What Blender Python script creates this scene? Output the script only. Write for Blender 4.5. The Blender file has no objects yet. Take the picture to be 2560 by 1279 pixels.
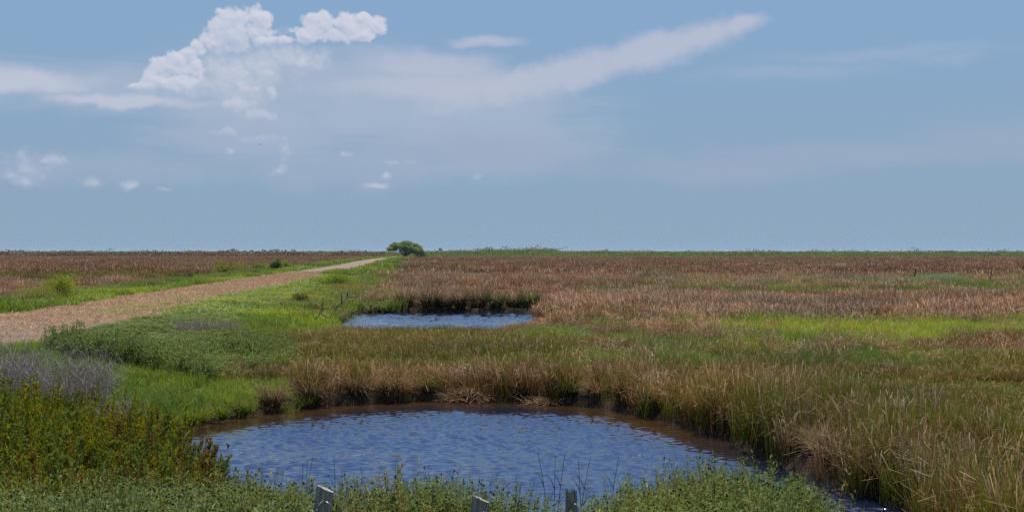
import bpy, math, random
import numpy as np
from mathutils import Vector

R = math.radians
scn = bpy.context.scene
COL = scn.collection
rng = np.random.default_rng(11)
random.seed(5)
H = 3.5            # camera height above the water
F = 3555.0         # focal length in photograph pixels
PI = math.pi
HAZE = 0.00004
WAVE = 0.19       # steepness of the wind ripples

# ------------------------------------------------------------------ noise
_perm = np.random.default_rng(3).random((256, 256))

def vnoise(x, y):
    x = np.asarray(x, float); y = np.asarray(y, float)
    xi = np.floor(x).astype(int); yi = np.floor(y).astype(int)
    fx = x - xi; fy = y - yi
    fx = fx * fx * (3 - 2 * fx); fy = fy * fy * (3 - 2 * fy)
    g = lambda a, b: _perm[a & 255, b & 255]
    a = g(xi, yi) * (1 - fx) + g(xi + 1, yi) * fx
    b = g(xi, yi + 1) * (1 - fx) + g(xi + 1, yi + 1) * fx
    return a * (1 - fy) + b * fy

def fbm(x, y, o=4):
    s = 0; a = 0.5; t = 0
    for k in range(o):
        s = s + a * vnoise(x * 2 ** k + 17.3 * k, y * 2 ** k - 9.1 * k); t += a; a *= 0.5
    return s / t

def sstep(a, b, x):
    t = np.clip((x - a) / (b - a), 0, 1)
    return t * t * (3 - 2 * t)

# ------------------------------------------------------------------ layout
POND1 = np.array([(-6.75, 27.2), (-6.2, 29.3), (-5.5, 30.6), (-4.0, 32.4), (-1.7, 33.4), (0.65, 33.2), (2.0, 31.9), (2.75, 30.2),
                  (3.4, 28.4), (3.95, 26.6), (4.3, 24.6), (4.3, 22.9), (4.85, 21.0), (5.2, 19.2), (5.25, 17.7), (4.6, 16.5),
                  (3.4, 16.0), (1.5, 16.2), (-1.0, 16.6), (-4.0, 17.8), (-6.0, 20.6), (-6.7, 24.0)])
POND2 = np.array([(-9.3, 80.6), (-7, 81.8), (-3, 82.3), (0.2, 82), (1.7, 80), (1.8, 73), (1.4, 64), (-1, 58.5), (-4.4, 57),
                  (-7.3, 59), (-8.1, 64), (-8.9, 73)])

def poly_sd(P, X, Y):
    X = np.asarray(X, float); Y = np.asarray(Y, float)
    d2 = np.full(X.shape, 1e12); ins = np.zeros(X.shape, bool)
    n = len(P)
    for i in range(n):
        ax, ay = P[i]; bx, by = P[(i + 1) % n]
        ex, ey = bx - ax, by - ay
        t = np.clip(((X - ax) * ex + (Y - ay) * ey) / (ex * ex + ey * ey), 0, 1)
        d2 = np.minimum(d2, (X - ax - t * ex) ** 2 + (Y - ay - t * ey) ** 2)
        c = ((ay > Y) != (by > Y)) & (X < (bx - ax) * (Y - ay) / ((by - ay) if by != ay else 1e-9) + ax)
        ins ^= c
    d = np.sqrt(d2)
    return np.where(ins, -d, d)

def pond_sd(X, Y):
    w = 0.22 * (fbm(X * 1.3, Y * 1.3, 3) - 0.5) * 2
    return np.minimum(poly_sd(POND1, X, Y) + w, poly_sd(POND2, X, Y) + 1.6 * w)

def path_c(Y):
    return -12.95 - 0.0653 * np.asarray(Y, float) + 1.2 * np.sin(np.asarray(Y, float) / 95.0) * sstep(120, 300, np.asarray(Y, float))

def ground_z(X, Y, carve=True):
    X = np.asarray(X, float); Y = np.asarray(Y, float)
    z = 0.24 + 0.10 * (fbm(X * 0.35, Y * 0.35, 3) - 0.35) + 0.06 * (fbm(X * 1.7, Y * 1.7, 2) - 0.5)
    d = X - path_c(Y)
    e = np.maximum(np.abs(d) - 3.1, 0)
    L = np.where(d > 0, 7.5, 11.0)
    lev = 1.1 * (1 - sstep(0, 1, e / L)) + 0.05 * (fbm(X * .8, Y * .8, 2) - .5) * sstep(0, 1, e)
    z = np.maximum(z, lev * 0.98 + 0.05 * (e > 0))
    emb = np.interp(Y, [-40, 0, 4, 8, 11, 14, 16.3, 18], [1.9, 1.9, 1.7, 1.2, 0.92, 0.58, 0.28, 0.0])
    emb = emb + 0.12 * (fbm(X * .6 + 4, Y * .6, 3) - .5)
    z = np.maximum(z, emb)
    # a low green rise far off
    z = z + 3.2 * np.exp(-((X - 4) / 48) ** 2 - ((Y - 1000) / 120) ** 2)
    if carve:
        sd = pond_sd(X, Y)
        w = sstep(-0.55, 0.42, sd)
        z = -0.6 + (z + 0.6) * w
    return z

def px2w(px, py, z):
    Y = (H - z) * F / (py - 630.0)
    return (px - 1280.0) / F * Y, Y

def pxX(px, Y):
    return (px - 1280.0) / F * Y

def pyZ(py, Y):
    return H - (py - 630.0) / F * Y

# ------------------------------------------------------------------ mesh builder
class MB:
    def __init__(s):
        s.v = []; s.q = []; s.t = []; s.c = []; s.n = 0
    def add(s, v, q=None, t=None, c=(0.5, 0.5, 0.5)):
        v = np.asarray(v, np.float32).reshape(-1, 3)
        c = np.asarray(c, np.float32)
        if c.ndim == 1:
            c = np.tile(c, (len(v), 1))
        s.v.append(v); s.c.append(c)
        if q is not None and len(q): s.q.append(np.asarray(q, np.int64).reshape(-1, 4) + s.n)
        if t is not None and len(t): s.t.append(np.asarray(t, np.int64).reshape(-1, 3) + s.n)
        s.n += len(v)
        return s
    def arrays(s):
        v = np.concatenate(s.v); c = np.concatenate(s.c)
        q = np.concatenate(s.q) if s.q else np.zeros((0, 4), np.int64)
        t = np.concatenate(s.t) if s.t else np.zeros((0, 3), np.int64)
        return v, q, t, c
    def mesh(s, name, mat, smooth=False):
        v, q, t, c = s.arrays()
        if mat and mat.name in ('reed_blades', 'grass_blades', 'shrub_leaves'):
            lum = c.mean(1, keepdims=True); c = np.clip(lum + 1.28 * (c - lum), .006, 1).astype(np.float32)
        me = bpy.data.meshes.new(name)
        me.vertices.add(len(v)); me.vertices.foreach_set('co', v.ravel())
        nl = len(q) * 4 + len(t) * 3
        me.loops.add(nl); me.loops.foreach_set('vertex_index', np.concatenate([q.ravel(), t.ravel()]).astype(np.int32))
        me.polygons.add(len(q) + len(t))
        st = np.concatenate([np.arange(len(q)) * 4, len(q) * 4 + np.arange(len(t)) * 3]).astype(np.int32)
        me.polygons.foreach_set('loop_start', st)
        me.polygons.foreach_set('use_smooth', np.full(len(q) + len(t), smooth))
        me.update(calc_edges=True); me.validate()
        a = me.attributes.new('col', 'FLOAT_COLOR', 'POINT')
        a.data.foreach_set('color', np.concatenate([c, np.ones((len(c), 1), np.float32)], 1).ravel())
        if mat: me.materials.append(mat)
        return me
    def obj(s, name, mat, parent=None, smooth=False, loc=None):
        o = bpy.data.objects.new(name, s.mesh(name, mat, smooth)); COL.objects.link(o)
        if parent is not None: o.parent = parent
        if loc is not None: o.location = loc
        return o

def tag(o, label=None, cat=None, group=None, kind=None):
    if label: o['label'] = label
    if cat: o['category'] = cat
    if group: o['group'] = group
    if kind: o['kind'] = kind
    return o

def empty(name, loc, label, cat, group=None, rz=0.0):
    o = bpy.data.objects.new(name, None); COL.objects.link(o)
    o.empty_display_size = 0.2
    o.location = loc; o.rotation_euler = (0, 0, rz)
    return tag(o, label, cat, group)

def copy_thing(root, loc, rz, label, s=1.0):
    r = root.copy(); COL.objects.link(r)
    r.location = loc; r.rotation_euler = (0, 0, rz); r.scale = (s, s, s)
    r['label'] = label
    for ch in list(root.children):
        c = ch.copy(); COL.objects.link(c); c.parent = r
        for g in ch.children:
            d = g.copy(); COL.objects.link(d); d.parent = c
    return r

def tube(pts, rad, n=7, cap=True):
    pts = np.asarray(pts, float); rad = np.asarray(rad, float) * np.ones(len(pts))
    T = np.gradient(pts, axis=0); T /= np.linalg.norm(T, axis=1, keepdims=True) + 1e-9
    ref = np.array([0.31, 0.95, 0.05]) if abs(T[0, 1]) < 0.8 else np.array([1.0, 0.1, 0.05])
    A = np.cross(T, ref); A /= np.linalg.norm(A, axis=1, keepdims=True) + 1e-9
    B = np.cross(T, A)
    th = np.arange(n) * 2 * PI / n
    v = (pts[:, None, :] + rad[:, None, None] * (np.cos(th)[None, :, None] * A[:, None, :] + np.sin(th)[None, :, None] * B[:, None, :])).reshape(-1, 3)
    q = []
    for i in range(len(pts) - 1):
        for k in range(n):
            q.append((i * n + k, i * n + (k + 1) % n, (i + 1) * n + (k + 1) % n, (i + 1) * n + k))
    t = []
    if cap:
        v = np.concatenate([v, pts[:1], pts[-1:]]); a = len(v) - 2; b = len(v) - 1; o = (len(pts) - 1) * n
        for k in range(n):
            t.append((a, (k + 1) % n, k)); t.append((b, o + k, o + (k + 1) % n))
    return v, q, t

def ribbons(base, az, lean, length, width, bend, nseg, cb, ct, kt=None, ka=None, face=None, tipw=0.12, mid=0.0, cpow=1.0):
    base = np.asarray(base, float); N = len(base)
    ones = np.ones(N)
    az = az * ones; lean = lean * ones; length = length * ones; width = width * ones; bend = bend * ones
    cb = np.asarray(cb, float) * np.ones((N, 3)); ct = np.asarray(ct, float) * np.ones((N, 3))
    if face is None: face = rng.random(N) * PI
    t = np.linspace(0, 1, nseg + 1)
    tm = (t[1:] + t[:-1]) / 2
    th = lean[:, None] + bend[:, None] * tm[None, :]
    if kt is not None:
        th = th + ka[:, None] * (tm[None, :] > kt[:, None])
    step = length[:, None] / nseg
    dx = np.sin(th) * np.cos(az)[:, None] * step; dy = np.sin(th) * np.sin(az)[:, None] * step; dz = np.cos(th) * step
    d = np.stack([dx, dy, dz], -1)
    pos = np.concatenate([np.zeros((N, 1, 3)), np.cumsum(d, 1)], 1) + base[:, None, :]
    side = np.stack([np.cos(face), np.sin(face), 0 * face], -1)
    prof = (1 - (1 - tipw) * t ** 1.8) * (1 - mid * (1 - t))
    w = width[:, None] * prof[None, :] * 0.5
    a = pos - side[:, None, :] * w[..., None]; b = pos + side[:, None, :] * w[..., None]
    v = np.stack([a, b], 2).reshape(N, -1, 3)
    m = 2 * (nseg + 1)
    q1 = np.array([(2 * i, 2 * i + 1, 2 * i + 3, 2 * i + 2) for i in range(nseg)])
    q = (q1[None] + (np.arange(N) * m)[:, None, None]).reshape(-1, 4)
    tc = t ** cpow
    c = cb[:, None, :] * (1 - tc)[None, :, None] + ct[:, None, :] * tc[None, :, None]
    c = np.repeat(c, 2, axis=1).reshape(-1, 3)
    return v.reshape(-1, 3), q, c

def leaves(pos, dirv, length, width, col, up=None, fold=0.25):
    """lance-shaped leaves, two quads each folded along the midrib"""
    pos = np.asarray(pos, float); N = len(pos)
    d = dirv / (np.linalg.norm(dirv, axis=1, keepdims=True) + 1e-9)
    if up is None: up = rng.normal(0, 0.35, (N, 3)) + np.array([0, 0, 1.0])
    s = np.cross(d, up); s /= np.linalg.norm(s, axis=1, keepdims=True) + 1e-9
    n = np.cross(s, d)
    L = (length * np.ones(N))[:, None]; W = (width * np.ones(N))[:, None] * 0.5
    mid = pos + d * L * 0.55 - n * L * 0.03
    v = np.stack([pos, mid + s * W + n * W * fold, pos + d * L - n * L * 0.12, mid - s * W + n * W * fold], 1).reshape(-1, 3)
    i = np.arange(N)[:, None] * 4
    t = np.concatenate([i + np.array([[0, 1, 2]]), i + np.array([[0, 2, 3]])])
    c = np.repeat(np.asarray(col, float) * np.ones((N, 3)), 4, 0)
    return v, t, c

# ------------------------------------------------------------------ materials
def new_mat(name):
    m = bpy.data.materials.new(name); m.use_nodes = True
    nt = m.node_tree; nt.nodes.clear()
    return m, nt, nt.nodes, nt.links

def nd(nt, typ, **kw):
    n = nt.nodes.new(typ)
    for k, v in kw.items(): setattr(n, k, v)
    return n

def setin(nt, sock, v):
    if hasattr(v, 'is_linked') or isinstance(v, bpy.types.NodeSocket): nt.links.new(v, sock)
    else: sock.default_value = v

def mth(nt, op, a, b=0.0, c=None, clamp=False):
    n = nd(nt, 'ShaderNodeMath', operation=op, use_clamp=clamp)
    setin(nt, n.inputs[0], a); setin(nt, n.inputs[1], b)
    if c is not None: setin(nt, n.inputs[2], c)
    return n.outputs[0]

def vm(nt, op, a, b=(0, 0, 0), out=0):
    n = nd(nt, 'ShaderNodeVectorMath', operation=op)
    setin(nt, n.inputs[0], a)
    if op == 'SCALE': setin(nt, n.inputs['Scale'], b)
    elif op not in ('LENGTH', 'NORMALIZE'): setin(nt, n.inputs[1], b)
    return n.outputs['Value'] if op in ('LENGTH', 'DOT_PRODUCT') else n.outputs[0]

def mixc(nt, f, a, b, typ='MIX'):
    n = nd(nt, 'ShaderNodeMix', data_type='RGBA', blend_type=typ)
    setin(nt, n.inputs[0], f); setin(nt, n.inputs[6], a); setin(nt, n.inputs[7], b)
    return n.outputs[2]

def noise(nt, vec, scale, detail=4, rough=0.55, w=None, dist=0.0):
    n = nd(nt, 'ShaderNodeTexNoise')
    if vec is not None: nt.links.new(vec, n.inputs['Vector'])
    n.inputs['Scale'].default_value = scale; n.inputs['Detail'].default_value = detail
    n.inputs['Roughness'].default_value = rough; n.inputs['Distortion'].default_value = dist
    return n.outputs[0]

def mapr(nt, v, a, b, c=0.0, d=1.0, smooth=True):
    n = nd(nt, 'ShaderNodeMapRange', interpolation_type='SMOOTHSTEP' if smooth else 'LINEAR')
    setin(nt, n.inputs[0], v)
    for k, x in zip((1, 2, 3, 4), (a, b, c, d)): n.inputs[k].default_value = x
    return n.outputs[0]

def rgb(*c): return (c[0], c[1], c[2], 1.0)

def plant_mat(name, trans=0.35, rough=0.55, var=0.35, tint=(1.25, 1.1, 0.7), scale=0.35, spec=0.25):
    """leaf material: the colour sits in the mesh, patches of drier growth by place"""
    m, nt, N, L = new_mat(name)
    out = nd(nt, 'ShaderNodeOutputMaterial')
    at = nd(nt, 'ShaderNodeAttribute', attribute_name='col')
    geo = nd(nt, 'ShaderNodeNewGeometry')
    n1 = noise(nt, geo.outputs['Position'], scale, 4, 0.6)
    f = mapr(nt, n1, 0.35, 0.65)
    tn = mixc(nt, f, rgb(1 - var * .5, 1 - var * .35, 1 - var * .4), rgb(*tint))
    c = mixc(nt, 1.0, at.outputs['Color'], tn, 'MULTIPLY')
    b = nd(nt, 'ShaderNodeBsdfPrincipled')
    L.new(c, b.inputs['Base Color']); b.inputs['Roughness'].default_value = rough
    b.inputs['Specular IOR Level'].default_value = spec
    t = nd(nt, 'ShaderNodeBsdfTranslucent'); L.new(c, t.inputs['Color'])
    mx = nd(nt, 'ShaderNodeMixShader'); mx.inputs[0].default_value = trans
    L.new(b.outputs[0], mx.inputs[1]); L.new(t.outputs[0], mx.inputs[2])
    L.new(mx.outputs[0], out.inputs[0])
    return m

M_REED = plant_mat('reed_blades', 0.35, 0.55, 0.55, (1.2, 1.08, 0.9), 0.10, 0.12)
M_GRASS = plant_mat('grass_blades', 0.42, 0.5, 0.7, (1.2, 1.1, 0.75), 0.16)
M_LEAF = plant_mat('shrub_leaves', 0.35, 0.6, 0.3, (1.15, 1.1, 0.85), 0.9, 0.08)
M_TWIG = plant_mat('dry_twigs', 0.05, 0.8, 0.2, (1.1, 1.05, 1.0), 1.5, 0.1)
M_FAR = plant_mat('far_foliage', 0.3, 0.7, 0.3, (1.15, 1.1, 0.9), 0.02)

def mat_ground():
    m, nt, N, L = new_mat('marsh_soil')
    out = nd(nt, 'ShaderNodeOutputMaterial'); b = nd(nt, 'ShaderNodeBsdfPrincipled')
    at = nd(nt, 'ShaderNodeAttribute', attribute_name='col')
    geo = nd(nt, 'ShaderNodeNewGeometry'); P = geo.outputs['Position']
    n1 = noise(nt, P, 2.2, 6, 0.65); n2 = noise(nt, P, 14, 4, 0.6)
    c = mixc(nt, mapr(nt, n1, 0.3, 0.7), rgb(.55, .55, .55), rgb(1.25, 1.2, 1.1))
    c = mixc(nt, 1.0, at.outputs['Color'], c, 'MULTIPLY')
    L.new(c, b.inputs['Base Color']); b.inputs['Roughness'].default_value = 0.95; b.inputs['Specular IOR Level'].default_value = 0.1
    bp = nd(nt, 'ShaderNodeBump'); bp.inputs['Strength'].default_value = 0.7; bp.inputs['Distance'].default_value = 0.026
    L.new(mth(nt, 'ADD', n1, mth(nt, 'MULTIPLY', n2, .4)), bp.inputs['Height']); L.new(bp.outputs[0], b.inputs['Normal'])
    L.new(b.outputs[0], out.inputs[0])
    return m

def mat_path():
    m, nt, N, L = new_mat('straw_path')
    out = nd(nt, 'ShaderNodeOutputMaterial'); b = nd(nt, 'ShaderNodeBsdfPrincipled')
    geo = nd(nt, 'ShaderNodeNewGeometry'); P = geo.outputs['Position']
    n1 = noise(nt, P, 0.25, 3, 0.6); n2 = noise(nt, P, 3.0, 6, 0.7); n3 = noise(nt, P, 30, 4, 0.7)
    c = mixc(nt, mapr(nt, n2, 0.3, 0.7), rgb(.125, .072, .038), rgb(.18, .112, .064))
    c = mixc(nt, mapr(nt, n1, 0.4, 0.65, 0, 0.55), c, rgb(.19, .12, .07))
    c = mixc(nt, mapr(nt, n3, 0.58, 0.78, 0, 0.5), c, rgb(.12, .065, .035))
    L.new(c, b.inputs['Base Color']); b.inputs['Roughness'].default_value = 0.9
    bp = nd(nt, 'ShaderNodeBump'); bp.inputs['Strength'].default_value = 1.0; bp.inputs['Distance'].default_value = 0.08
    L.new(mth(nt, 'ADD', n2, mth(nt, 'MULTIPLY', n3, .5)), bp.inputs['Height']); L.new(bp.outputs[0], b.inputs['Normal'])
    L.new(b.outputs[0], out.inputs[0])
    return m

def mat_water():
    m, nt, N, L = new_mat('pond_water_surface')
    out = nd(nt, 'ShaderNodeOutputMaterial'); b = nd(nt, 'ShaderNodeBsdfPrincipled')
    at = nd(nt, 'ShaderNodeAttribute', attribute_name='col'); sx = nd(nt, 'ShaderNodeSeparateColor'); L.new(at.outputs['Color'], sx.inputs[0])
    L.new(mixc(nt, sx.outputs[0], rgb(.008, .012, .026), rgb(.045, .024, .009)), b.inputs['Base Color'])      # muddy shallows, with the brown reflection of the reed bank painted in
    b.inputs['Roughness'].default_value = 0.04
    b.inputs['IOR'].default_value = 2.0
    b.inputs['Specular IOR Level'].default_value = 0.5
    L.new(b.outputs[0], out.inputs[0])
    return m

def mat_wood(name, c1, c2, rough=0.85):
    m, nt, N, L = new_mat(name)
    out = nd(nt, 'ShaderNodeOutputMaterial'); b = nd(nt, 'ShaderNodeBsdfPrincipled')
    tc = nd(nt, 'ShaderNodeTexCoord')
    mp = nd(nt, 'ShaderNodeMapping'); L.new(tc.outputs['Object'], mp.inputs[0]); mp.inputs['Scale'].default_value = (1, 1, 0.07)
    n1 = noise(nt, mp.outputs[0], 34, 5, 0.75); n2 = noise(nt, tc.outputs['Object'], 9, 4, 0.6)
    c = mixc(nt, mapr(nt, n1, 0.38, 0.62), rgb(*c1), rgb(*c2))
    c = mixc(nt, mapr(nt, n2, 0.5, 0.7, 0, 0.5), c, rgb(c1[0] * .6, c1[1] * .55, c1[2] * .5))
    L.new(c, b.inputs['Base Color']); b.inputs['Roughness'].default_value = rough
    bp = nd(nt, 'ShaderNodeBump'); bp.inputs['Strength'].default_value = 0.7; bp.inputs['Distance'].default_value = 0.01
    L.new(n1, bp.inputs['Height']); L.new(bp.outputs[0], b.inputs['Normal'])
    L.new(b.outputs[0], out.inputs[0])
    return m

def mat_plain(name, c, rough=0.6, metal=0.0):
    m, nt, N, L = new_mat(name)
    out = nd(nt, 'ShaderNodeOutputMaterial'); b = nd(nt, 'ShaderNodeBsdfPrincipled')
    tc = nd(nt, 'ShaderNodeTexCoord')
    n = noise(nt, tc.outputs['Object'], 25, 4, 0.6)
    L.new(mixc(nt, n, rgb(c[0] * .6, c[1] * .6, c[2] * .6), rgb(c[0] * 1.3, c[1] * 1.3, c[2] * 1.3)), b.inputs['Base Color'])
    b.inputs['Roughness'].default_value = rough; b.inputs['Metallic'].default_value = metal
    L.new(b.outputs[0], out.inputs[0])
    return m

M_SOIL = mat_ground(); M_PATH = mat_path(); M_WATER = mat_water()
M_POST = mat_wood('weathered_post_wood', (.17, .14, .105), (.44, .37, .285))
M_DARKWOOD = mat_wood('dark_wood', (.05, .04, .035), (.12, .10, .085))
M_DEADWOOD = mat_wood('dead_branch_wood', (.09, .075, .065), (.24, .21, .19))
M_BARK = mat_wood('tree_bark', (.07, .055, .04), (.14, .115, .09))
M_WIRE = mat_plain('galvanised_wire', (.42, .42, .42), 0.45, 0.7)
M_STEEL = mat_plain('grey_steel', (.22, .25, .28), 0.6, 0.0)
M_BIRD = mat_plain('dark_feathers', (.04, .04, .045), 0.8)

# ------------------------------------------------------------------ ground
def build_ground():
    ys = np.concatenate([np.linspace(-60, 4, 24), np.linspace(5, 14, 30), np.arange(14.2, 36, 0.16), np.arange(36.2, 56, 0.5),
                         np.arange(56.3, 85, 0.28), np.geomspace(86, 1600, 150), np.geomspace(1650, 9500, 26)])
    us = np.linspace(-1, 1, 361); us = np.sign(us) * np.abs(us) ** 1.15
    hw = 0.75 * np.maximum(ys, 0) + 22 + 0.55 * np.maximum(-ys, 0)
    X = us[None, :] * hw[:, None]; Y = np.repeat(ys[:, None], len(us), 1)
    Z = ground_z(X, Y)
    far = sstep(900, 3000, Y)
    Z = Z * (1 - far) + 0.9 * far
    v = np.stack([X, Y, Z], -1).reshape(-1, 3)
    nu = len(us); i = np.arange(len(ys) - 1)[:, None] * nu + np.arange(nu - 1)[None, :]
    q = np.stack([i, i + 1, i + nu + 1, i + nu], -1).reshape(-1, 4)
    mud = np.array([.042, .026, .013]); gr = np.array([.07, .10, .025]); br = np.array([.10, .055, .035]); fg = np.array([.085, .095, .035])
    d = X - path_c(Y)
    g1 = (1 - sstep(9, 13, np.abs(d)))
    g2 = sstep(20, 16, Y) * 0.6
    g = np.clip(np.maximum(g1, g2), 0, 1) * (pond_sd(X, Y) > 0.6)
    c = mud * (1 - g[..., None]) + gr * g[..., None]
    k = sstep(100, 260, Y)[..., None] * (1 - g[..., None]); c = c * (1 - k) + br * k
    k = sstep(600, 900, Y)[..., None] * (1 - g[..., None]); c = c * (1 - k) + fg * k
    o = MB().add(v, q, c=c.reshape(-1, 3)).obj('ground', M_SOIL, smooth=True)
    tag(o, 'dark muddy marsh ground stretching flat to the horizon', 'ground', kind='structure')

def build_path():
    ys = np.concatenate([np.arange(-40, 30, 1.0), np.arange(30, 120, 0.35), np.geomspace(120, 716, 160)])
    us = np.linspace(-1, 1, 25)
    xc = path_c(ys)
    wl = 3.0 + 0.45 * (fbm(ys * .6, 3.3 + 0 * ys, 3) - .5) * 2; wr = 3.0 + 0.45 * (fbm(ys * .6, 8.8 + 0 * ys, 3) - .5) * 2
    X = xc[:, None] + np.where(us < 0, us[None, :] * wl[:, None], us[None, :] * wr[:, None])
    Y = np.repeat(ys[:, None], len(us), 1)
    edge = 1 - np.abs(us)[None, :] ** 8
    Z = ground_z(X, Y) + 0.05 * edge - 0.03 * (1 - edge) + 0.05 * edge * (fbm(X * 1.2, Y * 1.2, 3) - .4)
    v = np.stack([X, Y, Z], -1).reshape(-1, 3)
    nu = len(us); i = np.arange(len(ys) - 1)[:, None] * nu + np.arange(nu - 1)[None, :]
    q = np.stack([i, i + 1, i + nu + 1, i + nu], -1).reshape(-1, 4)
    o = MB().add(v, q).obj('path', M_PATH, smooth=True)
    tag(o, 'straight straw covered tan track along the levee', 'path', kind='structure')

def build_water(P, label, name='pond_water'):
    c = P.mean(0)
    mn = P.min(0) - 1.2; mx = P.max(0) + 1.2
    big = P is POND1
    st_ = .026 if big else .07
    nx = int((mx[0] - mn[0]) / st_); ny = int((mx[1] - mn[1]) / (st_ * (1.0 if big else 1.6)))
    X, Y = np.meshgrid(np.linspace(mn[0], mx[0], nx), np.linspace(mn[1], mx[1], ny))
    # wind shelter below the far bank and along the reeds
    if big:
        far = np.interp(X, [-6.3, -4, -1.7, .65, 2, 3.4, 4.3], [28.5, 32.4, 33.4, 33.2, 31.9, 28.4, 24.6])
        amp = .10 + .90 * sstep(1.2, 4.4, far - Y + 1.1 * (fbm(X * .5, Y * .5, 2) - .5) * 2)
    else:
        amp = .85 + 0 * X
    amp = amp * (.55 + .9 * fbm(X * .45 + 3, Y * .45, 3))
    wr = np.random.default_rng(21); Z = 0 * X
    n = 46
    wx = X + .25 * (fbm(X * .8, Y * .8, 2) - .5); wy = Y + .25 * (fbm(X * .8 + 9, Y * .8, 2) - .5)
    for j in range(n):
        lam = (.088 if big else .22) * 4.4 ** (wr.random() ** 1.3); th = R(78) + wr.normal(0, .55)
        k_ = 2 * PI / lam
        Z += (WAVE / math.sqrt(n / 2)) / k_ * np.sin(k_ * (wx * math.cos(th) + wy * math.sin(th)) + wr.random() * 6.3)
    Z = Z * amp
    Z = Z + .12 * np.maximum(Z, 0)
    v = np.stack([X, Y, Z], -1).reshape(-1, 3)
    sd = -poly_sd(P, X[::4, ::4], Y[::4, ::4])
    sd = np.repeat(np.repeat(sd, 4, 0), 4, 1)[:ny, :nx]
    o_ = (1 - sstep(.3, 2.0, sd)) * (sstep(22, 29, Y) if big else .15)
    i = np.arange(ny - 1)[:, None] * nx + np.arange(nx - 1)[None, :]
    q = np.stack([i, i + 1, i + nx + 1, i + nx], -1).reshape(-1, 4)
    keep = (sd.reshape(-1)[q] > -0.9).any(1)
    ob = MB().add(v, q[keep], c=np.stack([o_, o_, o_], -1).reshape(-1, 3)).obj(name, M_WATER, smooth=True)
    tag(ob, label, 'pond', kind='structure')

build_ground(); build_path()
build_water(POND1, 'near pond of wind rippled dark blue water ringed by reeds')
build_water(POND2, 'small far pond of pale blue water behind the reeds')

# ------------------------------------------------------------------ clump library (not linked to the scene; used by the ground cover)
def lib(name):
    return bpy.data.collections.new(name)

def add_to_lib(col, mb, name, mat):
    o = bpy.data.objects.new(name, mb.mesh(name, mat)); col.objects.link(o)

def pick(cols, n):
    cols = np.asarray(cols, float)
    return cols[rng.integers(0, len(cols), n)] * rng.uniform(0.75, 1.25, (n, 1))

# blade palettes: (base colours, tip colours)
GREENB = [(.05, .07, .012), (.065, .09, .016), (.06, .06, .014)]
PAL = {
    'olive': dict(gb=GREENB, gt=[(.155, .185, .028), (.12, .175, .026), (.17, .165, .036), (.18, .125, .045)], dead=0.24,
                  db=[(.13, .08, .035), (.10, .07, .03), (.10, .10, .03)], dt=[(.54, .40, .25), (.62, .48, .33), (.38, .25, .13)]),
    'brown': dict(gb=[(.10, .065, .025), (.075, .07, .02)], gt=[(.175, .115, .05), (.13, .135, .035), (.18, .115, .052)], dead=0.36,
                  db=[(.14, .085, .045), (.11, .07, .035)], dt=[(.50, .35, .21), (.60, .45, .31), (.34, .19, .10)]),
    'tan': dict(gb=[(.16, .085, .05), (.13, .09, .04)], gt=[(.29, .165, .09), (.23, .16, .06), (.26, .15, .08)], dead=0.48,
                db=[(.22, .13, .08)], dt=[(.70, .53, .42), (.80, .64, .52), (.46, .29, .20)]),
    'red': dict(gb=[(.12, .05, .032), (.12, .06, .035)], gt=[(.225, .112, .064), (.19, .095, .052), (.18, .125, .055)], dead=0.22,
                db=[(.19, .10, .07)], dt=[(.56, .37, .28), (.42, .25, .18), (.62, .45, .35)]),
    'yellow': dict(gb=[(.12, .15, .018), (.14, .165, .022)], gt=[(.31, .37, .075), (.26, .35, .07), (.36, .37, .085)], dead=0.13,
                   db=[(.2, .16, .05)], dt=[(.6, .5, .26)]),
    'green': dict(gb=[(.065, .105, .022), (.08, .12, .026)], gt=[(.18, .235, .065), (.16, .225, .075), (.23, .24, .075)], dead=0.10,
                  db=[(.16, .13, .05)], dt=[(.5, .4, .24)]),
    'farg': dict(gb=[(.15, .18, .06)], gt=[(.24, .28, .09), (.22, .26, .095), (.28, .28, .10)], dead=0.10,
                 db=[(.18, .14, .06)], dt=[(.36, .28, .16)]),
}

def reed_clump(pal, n, rad, h, w, nseg, kink=0.5, lean=0.16, square=False):
    p = PAL[pal]; mb = MB()
    nd_ = int(n * p['dead']); ng = n - nd_
    def bases(k):
        if square: xy = rng.uniform(-rad, rad, (k, 2))
        else:
            r = rad * np.sqrt(rng.random(k)); a = rng.random(k) * 2 * PI
            xy = np.stack([r * np.cos(a), r * np.sin(a)], -1)
        return np.concatenate([xy, np.full((k, 1), -0.05)], 1)
    hh = h * rng.uniform(0.6, 1.05, ng)
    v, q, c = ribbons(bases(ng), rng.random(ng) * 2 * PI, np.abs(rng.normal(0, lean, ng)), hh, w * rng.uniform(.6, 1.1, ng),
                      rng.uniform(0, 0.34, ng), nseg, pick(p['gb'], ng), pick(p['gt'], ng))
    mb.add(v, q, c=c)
    if nd_:
        hh = h * rng.uniform(0.5, 1.08, nd_)
        kt = rng.uniform(0.6, 0.92, nd_); ka = np.where(rng.random(nd_) < kink, rng.uniform(0.4, 2.0, nd_), 0)
        flag = rng.random(nd_) < .82
        for m_, pw_, wk_ in ((flag, 4.0, 1.25), (~flag, 1.8, .9)):
            j = int(m_.sum())
            if not j: continue
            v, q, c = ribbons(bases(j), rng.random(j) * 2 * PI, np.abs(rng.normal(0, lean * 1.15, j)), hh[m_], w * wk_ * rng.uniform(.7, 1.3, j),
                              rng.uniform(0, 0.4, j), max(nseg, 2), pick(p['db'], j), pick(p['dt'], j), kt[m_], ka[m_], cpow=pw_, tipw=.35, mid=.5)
            mb.add(v, q, c=c)
    return mb

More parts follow.
